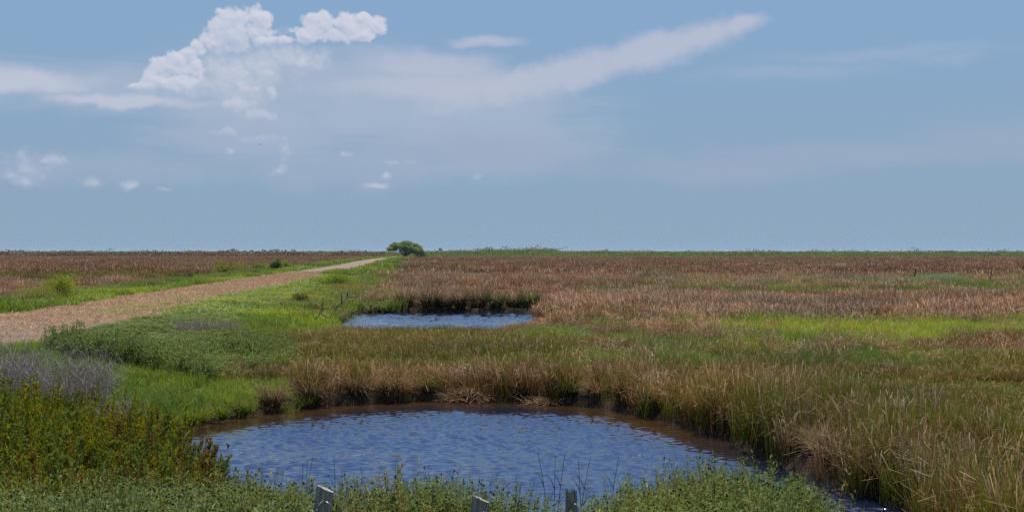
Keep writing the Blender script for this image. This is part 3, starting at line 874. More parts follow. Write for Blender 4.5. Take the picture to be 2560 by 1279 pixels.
GZ = lambda x, y: float(ground_z(np.array([x]), np.array([y]))[0])
FG = 'feathery shrubs on the left of the near bank'
mixo = {'olive': 12, 'dark': 3, 'rust': 1}
def at(x, y, dz=0): return (x, y, GZ(x, y) + dz)
p0 = at(-5.9, 17.2)
shrubs = [
    (-6.05, 17.6, .95, 1.45, 150, mixo, 'tall olive green feathery shrub at the left edge of the photo below the grey brush'),
    (-4.95, 17.0, .85, 1.42, 140, mixo, 'olive green feathery shrub with the tallest upright spikes, in front of the grey brush'),
    (-4.35, 16.2, .6, 1.2, 120, {'olive': 6, 'dark': 1, 'rust': 3}, 'olive and rust feathery shrub beside the left tip of the pond'),
    (-5.0, 14.6, .9, 1.2, 140, {'olive': 5, 'dark': 4, 'rust': 1}, 'dark green feathery shrub in the left corner of the near bank'),
    (-3.95, 14.2, .65, 1.05, 120, {'olive': 4, 'dark': 4, 'rust': 2}, 'dark olive feathery shrub in the middle of the left thicket'),
    (-3.6, 15.0, .42, .95, 80, {'olive': 4, 'dark': 1, 'rust': 4}, 'reddish olive feathery shrub at the right end of the left thicket'),
    (-4.3, 12.4, .9, .85, 120, {'olive': 3, 'dark': 6, 'rust': 1}, 'low dark green shrub above the pale sage plants'),
    (-3.15, 12.8, .5, .72, 80, {'olive': 3, 'dark': 4, 'rust': 3}, 'low rusty green shrub left of the tilted fence post'),
]
for (x, y, w, h, n, mx, lb) in shrubs:
    spiky_shrub('feathery_shrub', at(x, y), w, h, n, mx, lb, FG, tall=.22)

# slender rusty spikes at the pond edge
def rusty_sprig(loc, h, n, label):
    e = empty('rusty_plant', loc, label, 'plant', 'slender rusty plants against the pond water', rng.random() * 6)
    mb = MB()
    for i in range(n * 2):
        v, q, t, c = random.choice(SPK['rust'])
        s = h / .55 * rng.uniform(.55, .9) * .85
        a = rng.random() * 6.28; ti = rng.uniform(0, .35)
        z0 = h * rng.uniform(.05, .52)
        zz = v[:, 2] * s
        mb.add(np.stack([v[:, 0] * s * .8 + zz * math.sin(ti) * math.cos(a) + .12 * math.cos(a) * ti, v[:, 1] * s * .8 + zz * math.sin(ti) * math.sin(a), zz + z0], -1), q, t, c)
    mb.obj('foliage', M_LEAF, e)
    stems_mesh(.12, h, 6, (.10, .06, .04), .006).obj('stems', M_TWIG, e)
for (px, pyt, Y, n, lb) in ((500, 1085, 16.0, 9, 'tallest slender rusty plant, its spikes against the left end of the pond'),
                            (545, 1150, 15.4, 6, 'slender rusty plant between its taller and its shorter neighbours by the pond'),
                            (612, 1165, 14.6, 8, 'rusty plant standing alone against the water, nearest the tilted fence post'),
                            (570, 1225, 13.6, 5, 'short dark rusty plant below the others at the edge of the leafy bank')):
    x = pxX(px, Y); z = GZ(x, Y); rusty_sprig((x, Y, z), pyZ(pyt, Y) - z, n, lb)

# grey dead brush
def brush(name, loc, w, d, h, n, label, group, colr=((.28, .235, .205), (.23, .19, .165), (.34, .29, .245))):
    e = empty(name, loc, label, 'shrub', group)
    mb = MB()
    a = rng.random(n) * 2 * PI; r_ = np.sqrt(rng.random(n)) * .55
    b = np.stack([w * r_ * np.cos(a), d * r_ * np.sin(a), np.full(n, -.03)], -1)
    hh = h * (1.15 - .7 * r_) * rng.uniform(.6, 1.1, n)
    az = a + rng.normal(0, .7, n)
    cc = pick(colr, n)
    v, q, c = ribbons(b, az, rng.uniform(.05, .7, n), hh, .007, rng.uniform(-.1, .9, n), 5, cc * .8, cc, tipw=.35)
    mb.add(v, q, c=c)
    # side twigs
    m = n * 5
    k = rng.integers(0, n, m); s = rng.integers(2, 6, m)
    vv = v.reshape(n, 12, 3)
    p = (vv[k, 2 * s] + vv[k, 2 * s + 1]) / 2
    v2, q2, c2 = ribbons(p, rng.random(m) * 2 * PI, rng.uniform(.2, 1.3, m), h * rng.uniform(.12, .4, m), .005, rng.uniform(-.3, .6, m), 3, cc[k], cc[k] * 1.1, tipw=.4)
    mb.add(v2, q2, c=c2)
    mb.obj('twigs', M_TWIG, e)
    stems_mesh((w + d) / 3, h * .8, 12, (.2, .17, .15), .01).obj('stems', M_TWIG, e)
    return e
GB = 'grey dead brush on the left bank'
brush('dead_brush', at(-8.1, 25.6), 1.3, 1.2, 1.1, 700, 'dome of grey leafless brush behind the olive shrubs', GB)
brush('dead_brush', at(-9.6, 26.4), 1.2, 1.2, 1.0, 520, 'grey leafless brush at the left edge of the photo', GB)
brush('dead_brush', at(-7.0, 24.6), .7, .8, .65, 220, 'thin low grey brush fading into the green pond bank', GB)
x, y = px2w(480, 845, .9); brush('dead_brush', at(x, y + 2), 1.6, 1.2, .75, 500, 'pinkish grey dry brush patch on top of the blue green shrub cover', GB,
                                 ((.30, .23, .20), (.26, .19, .17)))

# leafy bushes
def bush(name, loc, w, d, h, n, cols, leaf, label, group=None, cat='bush', stemc=(.08, .06, .04), lobes=9, mat=None, parts=True):
    e = empty(name, loc, label, cat, group)
    mb = MB()
    L_ = []
    for i in range(lobes):
        a = rng.random() * 2 * PI; r_ = math.sqrt(rng.random()) * .7
        L_.append((w * r_ * math.cos(a), d * r_ * math.sin(a), h * (.28 + .42 * rng.random() * (1 - r_ * .6)), rng.uniform(.26, .46)))
    k = rng.integers(0, lobes, n)
    u = rng.normal(0, 1, (n, 3)); u /= np.linalg.norm(u, axis=1, keepdims=True); u *= (rng.random((n, 1)) ** .4)
    LL = np.array(L_)
    p = LL[k, :3] + u * np.stack([w * LL[k, 3] * 1.3, d * LL[k, 3] * 1.3, h * LL[k, 3]], -1)
    p[:, 2] = np.maximum(p[:, 2], .02 * h)
    dv = u + rng.normal(0, .6, (n, 3)) + np.array([0, 0, .35])
    cc = pick(cols, n) * (rng.uniform(.8, 1.2, lobes)[k])[:, None]
    v, t, c = leaves(p, dv, leaf * rng.uniform(.6, 1.2, n), leaf * .5, cc)
    mb.add(v, None, t, c); mb.obj('foliage', mat or M_LEAF, e)
    if parts: stems_mesh(w * .6, h * .8, 9, stemc, .02 * max(h, .5)).obj('stems', M_TWIG, e)
    return e

YG = [(.25, .30, .055), (.21, .26, .05), (.29, .31, .07)]
MG = [(.17, .24, .055), (.14, .21, .05), (.21, .26, .08)]
DG = [(.13, .175, .055), (.15, .19, .06)]
OG = [(.21, .22, .06), (.16, .19, .05), (.26, .23, .09)]
BG = [(.19, .26, .14), (.17, .23, .12), (.22, .28, .16)]
LB = 'bushes on the far side of the track'
def bush_px(name, px, py, z, wpx, hpx, n, cols, label, group=None, depth=.7, leafk=1.0, lobes=9):
    wpx *= 1.2; hpx *= 1.3
    X, Y = px2w(px, py, z); w = wpx / F * Y / 2; h = hpx / F * Y
    return bush(name, (X, Y, GZ(X, Y) - .05), w, w * depth, h, int(n * 2.4), cols, .055 * Y / 60 * leafk, label, group, lobes=lobes)
bush_px('green_bush', 150, 772, .8, 85, 62, 2600, YG, 'rounded yellow green bush at the far left beside the track', LB)
bush_px('green_bush', 105, 775, .8, 150, 45, 2200, OG, 'low olive bush beneath the rounded yellow green one', LB)
bush_px('green_bush', 575, 690, .8, 80, 38, 2200, OG, 'wide olive green bush on the left verge halfway along the track', LB)
bush_px('green_bush', 650, 684, .8, 60, 26, 1400, OG, 'low flat olive bush between the two taller verge bushes', LB)
bush_px('green_bush', 690, 682, .9, 34, 30, 1200, DG, 'small dark green upright bush on the left verge', LB)
bush_px('green_bush', 722, 670, .9, 50, 20, 900, MG, 'pale green bush to the right of the small dark upright one', LB)
bush_px('dark_shrub', 470, 709, .9, 26, 22, 700, [(.035, .03, .022), (.05, .045, .03)], 'tiny blackish shrub alone in the green left verge')
bush_px('green_bush', 838, 712, .9, 95, 32, 2400, YG + MG, 'bright green bush at the right edge of the track', None)
bush_px('green_bush', 970, 659, .9, 60, 12, 700, MG, 'low green bush on the track edge short of the tree', None)
bush_px('brown_shrub', 748, 770, .6, 55, 36, 900, [(.11, .06, .035), (.09, .06, .03), (.14, .09, .04)], 'small brown dry shrub between the vivid grass and the dead branch')
bush_px('brown_shrub', 795, 780, .6, 70, 30, 900, [(.13, .07, .04), (.12, .10, .04)], 'wide brown shrub just behind the fallen dead branches')
bush_px('yellowish_shrub', 840, 800, .3, 110, 50, 1800, [(.20, .17, .06), (.17, .15, .06), (.23, .20, .09)], 'straw yellow shrub at the left tip of the far pond')
bush_px('yellowish_shrub', 855, 735, .5, 120, 26, 1600, [(.26, .20, .09), (.22, .18, .08)], 'pale straw yellow patch of brush above the far pond')
bush_px('dark_shrub', 722, 803, .5, 16, 20, 400, [(.03, .04, .018), (.05, .06, .025)], 'tiny dark green shrub in the grass below the dead branches')
bush_px('green_mound', 1385, 858, .3, 180, 46, 4200, MG, 'rounded green mound of growth in the reeds right of the far pond', None, .6, .8, 14)
bush_px('sea_green_mound', 2330, 712, .3, 220, 26, 4200, BG, 'long pale sea green mound of scrub on the right, beneath the leaning post', None, .35, .8, 16)
bush_px('sea_green_mound', 2200, 716, .3, 120, 15, 1500, BG, 'low sea green scrub at the left end of the long mound', None, .4, .8)
bush_px('green_mound', 1140, 712, .3, 110, 22, 1600, BG + MG, 'grey green clump among the reeds left of the dark gap', None, .5, .8)

# ------------------------------------------------------------------ tussocks on the pond shores
def tussock(loc, rad, h, n, gb, gt, label, group, over=1.3, w=.016):
    mb = MB()
    a = rng.random(n) * 2 * PI; r_ = rad * np.sqrt(rng.random(n)) * .45
    b = np.stack([r_ * np.cos(a), r_ * np.sin(a), np.full(n, -.1) + h * .25 * rng.random(n)], -1)
    le = rng.uniform(.02, .5, n)
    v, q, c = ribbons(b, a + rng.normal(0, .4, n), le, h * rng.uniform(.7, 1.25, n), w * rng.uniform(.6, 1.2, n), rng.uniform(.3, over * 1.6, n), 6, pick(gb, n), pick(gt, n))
    mb.add(v, q, c=c)
    o = mb.obj('tussock', M_REED, loc=loc)
    return tag(o, label, 'tussock', group)
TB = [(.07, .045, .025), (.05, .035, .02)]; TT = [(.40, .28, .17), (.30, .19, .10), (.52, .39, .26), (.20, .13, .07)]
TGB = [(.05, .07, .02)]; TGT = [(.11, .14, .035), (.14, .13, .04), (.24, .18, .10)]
G2 = 'grass tussocks along the back of the far pond'
for (px, s, gr, lb) in ((905, .8, 0, 'low brown tussock at the left end of the far pond'),
                        (945, .9, 0, 'brown tussock second from the left behind the far pond'),
                        (1015, 1.15, 0, 'dark brown tussock behind the left part of the far pond'),
                        (1078, 1.25, 0, 'shaggy tussock with a dark hollow behind the middle of the far pond'),
                        (1112, 1.1, 0, 'brown tussock just right of the dark hollow one'),
                        (1150, 1.0, 0, 'smaller brown tussock between two shaggy dark ones'),
                        (1195, 1.3, 0, 'largest dark shaggy tussock behind the far pond'),
                        (1240, .95, 1, 'green based tussock right of the largest dark one'),
                        (1285, 1.0, 0, 'tan tussock near the right end of the far pond'),
                        (1322, 1.15, 1, 'olive tussock at the right end of the far pond')):
    Y = 82.9 + (0.5 if px % 2 else 0); X = pxX(px, Y)
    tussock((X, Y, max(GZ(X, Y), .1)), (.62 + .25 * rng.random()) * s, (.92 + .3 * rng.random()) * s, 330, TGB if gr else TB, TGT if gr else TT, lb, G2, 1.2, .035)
G1 = 'grass tussocks overhanging the near pond'
sh = [(-5.25, 31.2, 1.0, 0, 'brown drooping tussock where the short green grass meets the reeds'),
      (-4.55, 32.2, 1.1, 0, 'big brown drooping tussock on the far left shore of the near pond'),
      (-3.6, 33.0, 1.0, 0, 'shaggy brown tussock left of the matted straw'),
      (-2.75, 33.3, 1.05, 0, 'drooping pale tussock midway between the left corner and the matted straw'),
      (-2.0, 33.75, .8, 1, 'small green tussock next to the matted straw'),
      (0.15, 33.9, .9, 1, 'green tussock right of the matted straw on the far shore'),
      (1.35, 32.9, .9, 1, 'bright green tussock at the far right corner of the near pond'),
      (2.35, 31.6, 1.0, 0, 'dark brown tussock just past the far right corner of the near pond'),
      (2.95, 30.2, .95, 0, 'brown tussock on the upper right shore of the near pond'),
      (3.6, 28.5, 1.0, 1, 'olive tussock halfway down the right shore of the near pond'),
      (4.1, 26.9, .95, 0, 'brown tussock with a dark undercut on the right shore'),
      (4.5, 25.2, 1.0, 1, 'pale green tussock leaning over the right shore'),
      (4.65, 23.6, .9, 0, 'brown tussock beside the narrowing of the pond'),
      (4.75, 22.2, 1.1, 0, 'big dark brown tussock at the narrow right end of the pond'),
      (5.25, 20.9, 1.1, 0, 'drooping brown tussock above the dark channel'),
      (5.7, 19.5, 1.15, 0, 'nearest brown tussock at the mouth of the dark channel'),
      (1.95, 32.5, .9, 0, 'tan tussock between the bright green corner tussock and the dark brown one'),
      (4.72, 23.0, 1.0, 0, 'rusty tussock in the notch of the right shore'),
      (-5.75, 30.2, .8, 2, 'grassy green hummock hanging over the left shore next to the brown drooping tussock'),
      (-6.05, 29.3, .8, 2, 'second green hummock from the reeds along the left shore'),
      (-6.3, 28.4, .85, 2, 'third green hummock from the reeds along the left shore'),
      (-6.6, 27.4, .85, 2, 'fourth green hummock from the reeds, at the left tip of the near pond'),
      (-6.7, 26.2, .85, 2, 'green hummock half hidden behind the rusty end of the olive shrubs')]
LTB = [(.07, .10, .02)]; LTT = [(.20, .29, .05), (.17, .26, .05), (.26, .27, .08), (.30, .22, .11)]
for (x, y, s, gr, lb) in sh:
    if x > 2: x += .28
    s *= .85
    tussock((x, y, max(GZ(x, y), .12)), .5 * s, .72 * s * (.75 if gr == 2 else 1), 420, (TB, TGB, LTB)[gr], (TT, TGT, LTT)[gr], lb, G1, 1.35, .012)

# matted straw heap at the water's edge
def straw_heap(px, py, w, h, n, label):
    X, Y = px2w(px, py, .05)
    mb = MB()
    a = rng.random(n) * 2 * PI; r_ = np.sqrt(rng.random(n))
    b = np.stack([w * r_ * np.cos(a), .5 * w * r_ * np.sin(a), h * (1 - r_ ** 2) * rng.uniform(.3, 1, n)], -1)
    cc = pick([(.34, .20, .10), (.27, .15, .07), (.40, .26, .14)], n)
    v, q, c = ribbons(b, rng.random(n) * 2 * PI, rng.uniform(1.1, 1.7, n), rng.uniform(.2, .6, n), .012, rng.uniform(-.1, .5, n), 3, cc, cc, tipw=.5)
    mb.add(v, q, c=c)
    tag(mb.obj('straw_heap', M_TWIG, loc=(X, Y, max(GZ(X, Y), .0))), label, 'straw heap', 'matted straw heaps on the far shore')
straw_heap(1170, 996, .6, .30, 700, 'largest reddish straw heap in the middle of the far shore')
straw_heap(985, 995, .5, .16, 400, 'flat reddish straw heap left of the largest one')
straw_heap(1370, 1003, .5, .12, 350, 'flat tan straw heap at the right of the far shore')

# ------------------------------------------------------------------ fence posts, wire
def fence_post(loc, rad, h, tilt, label, broken=False):
    e = empty('fence_post', loc, label, 'post', 'weathered wooden fence posts on the near bank')
    n = 40; lv = [-.35, .0, h * .3, h * .6, h * .85, h]
    prof = 1 + .03 * rng.normal(0, 1, n)
    for k in rng.choice(n, 7, replace=False): prof[k] -= rng.uniform(.10, .24)      # drying cracks
    V = []
    for i, z in enumerate(lv):
        for k in range(n):
            th = k * 2 * PI / n; r_ = rad * prof[k] * (1.05 - .06 * z / h) * (1 + .015 * rng.normal())
            zz = z
            if i == len(lv) - 1:
                zz = z - .28 * rad * math.cos(th - .4) * (1.2 if not broken else .4)
                if broken: zz += rng.uniform(-.05, .05)
            V.append((r_ * math.cos(th), r_ * math.sin(th), zz))
    m = len(lv)
    Q = [(i * n + k, i * n + (k + 1) % n, (i + 1) * n + (k + 1) % n, (i + 1) * n + k) for i in range(m - 1) for k in range(n)]
    top = (m - 1) * n
    # inner ring of the sawn end
    for k in range(n):
        th = k * 2 * PI / n; x, y, z = V[top + k]
        V.append((x * .55, y * .55, (z * .6 + h * .4) - .012 - (rng.uniform(0, .07) if broken else 0)))
    ir = m * n
    Q += [(top + k, top + (k + 1) % n, ir + (k + 1) % n, ir + k) for k in range(n)]
    V.append((0, 0, h - .014 - (.05 if broken else 0)))
    T = [(ir + k, ir + (k + 1) % n, ir + n) for k in range(n)]
    b = MB().add(np.array(V), Q, T).obj('timber', M_POST, e)
    # a wire loop twisted round the post
    mb = MB()
    for j, (z0, dz, tw) in enumerate(((h - .10, -.16, 1.0), (h - .13, -.22, 1.15), (h - .2, .02, 6.4))):
        s = np.linspace(0, 1, 26); th = -2.4 + tw * s if tw < 3 else tw * s
        rr = rad * 1.1
        p = np.stack([rr * np.cos(th), rr * np.sin(th), z0 + dz * s], -1)
        v, q, t = tube(p, .0035, 5); mb.add(v, q, t)
    # loose end
    p = np.array([(-.3 * rad, -1.1 * rad, h - .12), (.3 * rad, -1.5 * rad, h - .07), (1.0 * rad, -1.5 * rad, h - .09), (1.1 * rad, -1.2 * rad, h - .2)])
    v, q, t = tube(p, .0032, 5); mb.add(v, q, t)
    mb.obj('wire_loop', M_WIRE, e, smooth=True)
    e.rotation_euler = (tilt[0], tilt[1], 0)
    return e
def post_at(k, pyt, rad, tilt, label, broken=False):
    x, y = POSTS[k]; z = GZ(x, y); zt = pyZ(pyt, y)
    h = zt - z
    fence_post((x - math.sin(tilt[1]) * h, y, z), rad, h, tilt, label, broken)
post_at(0, 1216, .066, (.05, .12), 'thickest fence post, tilted with a slanting sawn top, leftmost of three')
post_at(1, 1242, .066, (.04, .13), 'fence post with a sawn top and bent wire, middle of three')
post_at(2, 1232, .05, (0, .0), 'thin fence post with a splintered pale top, rightmost of three', True)
pw = [(-6, 9.9, 1.35), (-1.42, 10.62, 1.5), (-.22, 10.68, 1.42), (.5, 11.94, 1.22), (2.2, 12.9, 1.12), (5, 14, .9)]
mb = MB()
for a, b in zip(pw[:-1], pw[1:]):
    s = np.linspace(0, 1, 14)[:, None]; p = np.array(a) * (1 - s) + np.array(b) * s; p[:, 2] -= .06 * 4 * (s * (1 - s))[:, 0]
    v, q, t = tube(p, .003, 5); mb.add(v, q, t)
tag(mb.obj('fence_wire', M_WIRE, smooth=True), 'thin slack wire strung between the three short fence posts', 'wire')

# dry stalks standing out of the near bank
def stalk(px, pyt, Y, lean, label, colr):
    X = pxX(px, Y); z = GZ(X, Y); h = pyZ(pyt, Y) - z
    s = np.linspace(0, 1, 7)
    p = np.stack([lean * s ** 1.6 * h, .05 * s * h * math.sin(px), s * h], -1)
    mb = MB(); v, q, t = tube(p, .0048 * (1 - .6 * s), 5); mb.add(v, q, t, colr)
    for j in range(2):
        b = p[3 + j]; e_ = b + np.array([.08 * (-1) ** j, .03, .14]); v, q, t = tube([b, (b + e_) / 2 + (0.01, 0, 0), e_], [.004, .003, .0015], 4); mb.add(v, q, t, colr)
    tag(mb.obj('dry_stalk', M_TWIG, loc=(X - lean * h, Y, z)), label, 'stalk', 'thin dry stalks rising from the near bank')
DK = (.055, .04, .03); OL = (.12, .11, .03)
for (px, pyt, Y, ln, lb, cc) in (
    (768, 1150, 13.0, .05, 'yellowish stalk just left of the tilted fence post', OL), (757, 1160, 13.2, .02, 'dark stalk leftmost beside the tilted fence post', DK),
    (783, 1140, 13.0, .12, 'tall leaning stalk directly above the tilted fence post', OL), (835, 1134, 13.4, -.03, 'lone dark stalk right of the tilted fence post', DK),
    (900, 1168, 13.3, -.1, 'dark stalk leaning left, between the lone stalk and the middle post', DK), (1345, 1130, 13.6, -.12, 'dark stalk leaning left above the splintered post', DK),
    (1388, 1137, 13.6, .01, 'straight dark stalk near the splintered post', DK), (1414, 1128, 13.6, .10, 'tallest dark stalk above the splintered post', DK),
    (1446, 1150, 13.5, -.04, 'short dark stalk right of the tallest one', DK), (1478, 1140, 13.5, .14, 'dark stalk leaning right past the splintered post', DK),
    (1548, 1140, 13.6, .12, 'rightmost dark stalk of the middle cluster', DK), (1290, 1190, 13.2, 0, 'short dark stalk above the middle fence post', DK),
    (1652, 1195, 13.4, .1, 'stalk standing between the middle cluster and the tall leafy clump', DK), (1765, 1150, 13.6, .06, 'thin stalk at the left of the tall leafy clump', DK),
    (1870, 1195, 13.6, -.06, 'thin stalk at the right of the tall leafy clump', DK), (1930, 1190, 13.4, .03, 'rightmost thin stalk beside the dark channel', OL)):
    stalk(px, pyt, Y, ln, lb, cc)

# ------------------------------------------------------------------ fallen dead branches by the far pond
def limb(mb, p0, d, L, r0, depth, kinkiness=.35):
    n = 6; p = [np.array(p0, float)]; d = np.array(d, float)
    for i in range(n):
        d = d + rng.normal(0, kinkiness * .35, 3); d /= np.linalg.norm(d); p.append(p[-1] + d * L / n)
    v, q, t = tube(p, np.linspace(r0, r0 * .45, n + 1), 7); mb.add(v, q, t)
    if depth > 0:
        for j in range(2 if depth > 1 else 2):
            k = int(rng.integers(2, n)); dd = d + rng.normal(0, .75, 3) + np.array([0, 0, .25]); dd /= np.linalg.norm(dd)
            limb(mb, p[k], dd, L * rng.uniform(.45, .7), r0 * .55, depth - 1, kinkiness)
X, Y = px2w(848, 792, .35)
mb = MB()
for (pts, r_) in ((((845, 790), (838, 772), (855, 758), (868, 742), (905, 738)), .036), (((868, 742), (868, 725)), .028), (((855, 758), (852, 722)), .032),
                  (((838, 772), (862, 775), (893, 780)), .035), (((838, 772), (818, 738)), .02), (((868, 742), (885, 744), (900, 732)), .018),
                  (((845, 790), (838, 772)), .04)):
    P = [np.array([pxX(a, Y) - X, .25 * math.sin(a * .3), pyZ(b, Y) - .35]) for a, b in pts]
    PP = [P[0]]
    for a, b in zip(P[:-1], P[1:]): PP += [a + (b - a) * .5 + rng.normal(0, .02, 3), b]
    v, q, t = tube(PP, np.linspace(r_, r_ * .55, len(PP)), 8); mb.add(v, q, t)
tag(mb.obj('dead_branch', M_DEADWOOD, loc=(X, Y, .35), smooth=True), 'larger grey forked dead branch rising at the left of the far pond', 'branch', 'fallen dead branches by the far pond')
X, Y = px2w(795, 802, .5); mb = MB()
for (pts, r_) in ((((788, 798), (800, 782), (805, 765), (812, 752)), .03), (((800, 782), (815, 790), (822, 795)), .03), (((805, 765), (798, 756)), .016)):
    P = [np.array([pxX(a, Y) - X, .2 * math.sin(a * .3), pyZ(b, Y) - .5]) for a, b in pts]
    PP = [P[0]]
    for a, b in zip(P[:-1], P[1:]): PP += [a + (b - a) * .5 + rng.normal(0, .02, 3), b]
    v, q, t = tube(PP, np.linspace(r_, r_ * .55, len(PP)), 8); mb.add(v, q, t)
tag(mb.obj('dead_branch', M_DEADWOOD, loc=(X, Y, .5), smooth=True), 'smaller dark dead branch lying in the grass left of the forked one', 'branch', 'fallen dead branches by the far pond')

# leaning posts out in the marsh
def marsh_post(px, pyt, pyb, Y, lean, r_, label):
    X = pxX(px, Y); z = GZ(X, Y); h = pyZ(pyt, Y) - z
    s = np.linspace(0, 1, 6); p = np.stack([lean * h * s, 0 * s, -.2 + (h + .2) * s], -1)
    mb = MB(); v, q, t = tube(p, r_ * (1.05 - .2 * s), 9); mb.add(v, q, t)
    tag(mb.obj('marsh_post', M_DARKWOOD, loc=(X - lean * h, Y, z)), label, 'post', 'old posts standing in the marsh')
marsh_post(2291, 671, 690, 150, .3, .08, 'thick dark post leaning right above the long sea green mound')
marsh_post(2479, 676, 697, 140, .15, .05, 'thinner dark post near the right edge of the marsh')

# ------------------------------------------------------------------ the tree at the end of the track
def leafy_tree(name, loc, w, h, n, leaf, cols, label, cat, group=None, trunk_h=.35, lobes=26, mat=None, flat=.8, base=.28, skew=0.0):
    e = empty(name, loc, label, cat, group)
    tr = MB(); LB_ = []
    for i in range(lobes):
        a = rng.random() * 2 * PI; r_ = math.sqrt(rng.random())
        x = w * .44 * r_ * math.cos(a); y = w * .44 * r_ * math.sin(a)
        zt = h * (base + (1 - base - .12) * math.sqrt(max(0, 1 - (r_ * .95) ** 2)) * rng.uniform(.45, 1)) - skew * h * x / w
        LB_.append((x, y, max(zt, h * .16), rng.uniform(.085, .15) * w * .62))
    LL = np.array(LB_)
    for i in range(min(lobes, 14)):
        b = LL[i]; mid = np.array([b[0] * .35, b[1] * .35, h * trunk_h * rng.uniform(.6, 1)])
        v, q, t = tube([(rng.normal(0, .03 * w * .3), rng.normal(0, .01 * w), -.3), mid * (.35, .35, .6), mid, b[:3] * (.75, .75, .9), b[:3]],
                       np.array([.028, .022, .015, .009, .004]) * w * .75, 7); tr.add(v, q, t)
    k = rng.integers(0, lobes, n); u = rng.normal(0, 1, (n, 3)); u /= np.linalg.norm(u, axis=1, keepdims=True); u *= rng.random((n, 1)) ** .45
    p = LL[k, :3] + u * LL[k, 3:4] * np.array([1.1, 1.1, .62])
    dv = u + rng.normal(0, .6, (n, 3)) + (0, 0, .2)
    cc = pick(cols, n) * rng.uniform(.82, 1.2, lobes)[k][:, None]
    v, t, c = leaves(p, dv, leaf * rng.uniform(.6, 1.3, n), leaf * .6, cc)
    MB().add(v, None, t, c).obj('crown', mat or M_FAR, e)
    tr.obj('trunk', M_BARK, e, smooth=True)
    return e
TC = [(.18, .25, .06), (.15, .22, .055), (.24, .30, .085), (.20, .26, .065)]
Yt = 690
leafy_tree('spreading_tree', (pxX(1013, Yt), Yt, .7), 100 / F * Yt, 47 / F * Yt, 30000, .46, TC, 'lone broad spreading green tree at the far end of the track', 'tree', lobes=60, base=.26, skew=.16)
bush('green_bush', (pxX(1056, Yt + 6), Yt + 6, .5), 4.2, 3, 4.2, 2600, MG, .4, 'rounded bush joined to the right foot of the spreading tree', None, lobes=10, mat=M_FAR)
bush('green_bush', (pxX(1085, Yt), Yt, .5), 4.6, 3, 1.9, 1200, OG, .4, 'low olive scrub to the right of the spreading tree', None, lobes=8, mat=M_FAR)

# ------------------------------------------------------------------ things along the horizon
HT = 'distant trees on the horizon'
FC = [(.07, .10, .05), (.06, .085, .045), (.09, .11, .06)]
def htree(px, wpx, hpx, Y, label):
    leafy_tree('distant_tree', (pxX(px, Y), Y, .6), wpx / F * Y, hpx / F * Y + .6, 420, 1.0 * Y / 2600, FC, label, 'tree', HT, lobes=9, base=.3)
for (px, w, h, lb) in ((350, 11, 7, 'tiny lone distant tree far to the left on the horizon'), (366, 9, 6, 'tiny distant tree just right of the lone far left one'),
                       (590, 16, 13, 'leftmost and tallest of the row of hazy trees left of the spreading tree'), (612, 10, 8, 'second tree in the hazy row from its left end'),
                       (628, 14, 11, 'third tree in the hazy row, rounded'), (645, 10, 8, 'fourth tree in the hazy row, small'),
                       (660, 14, 11, 'fifth tree in the hazy row, near its middle'), (678, 12, 10, 'sixth tree in the hazy row'),
                       (696, 14, 11, 'seventh tree in the hazy row, bushy'), (714, 12, 10, 'eighth tree in the hazy row, beside the rightmost'),
                       (734, 17, 12, 'rightmost and widest tree of the hazy row'), (800, 12, 7, 'faint small tree midway between the hazy row and the spreading tree'),
                       (915, 10, 8, 'faint slender tree just left of the spreading tree')):
    htree(px, w, h, 2600 + (px % 7) * 60, lb)
bush('distant_bush', (pxX(2370, 1500), 1500, .8), 10, 8, 4.6, 2200, FC, .9, 'wide rounded distant bush at the far right of the horizon', 'distant bushes', mat=M_FAR, lobes=14)
bush('distant_bush', (pxX(2178, 1800), 1800, .8), 5, 5, 3.6, 800, FC, .9, 'small distant bush left of the wide rounded one', 'distant bushes', mat=M_FAR, lobes=8)

def far_treeline():
    mb = MB()
    n = 9000; px = rng.uniform(1090, 1700, n)
    Y = rng.uniform(4200, 4700, n); X = pxX(px, Y)
    hh = 1.2 + 6.5 * fbm(X * .02, 0 * X, 4) ** 1.2 * sstep(1750, 1600, px)
    z = 1.0 + hh * rng.random(n)
    p = np.stack([X, Y, z], -1)
    v, t, c = leaves(p, rng.normal(0, 1, (n, 3)), 2.6, 1.8, pick(FC, n)); mb.add(v, None, t, c)
    n = 9000; px = rng.uniform(-150, 1000, n); Y = rng.uniform(3000, 3300, n); X = pxX(px, Y)
    z = .8 + (1.2 + 3.2 * fbm(X * .02 + 50, 0 * X, 4)) * rng.random(n)
    v, t, c = leaves(np.stack([X, Y, z], -1), rng.normal(0, 1, (n, 3)), 2.2, 1.5, pick(FC, n)); mb.add(v, None, t, c)
    tag(mb.obj('treeline', M_FAR), 'thin hazy line of far woodland along the horizon', 'treeline', kind='stuff')
far_treeline()

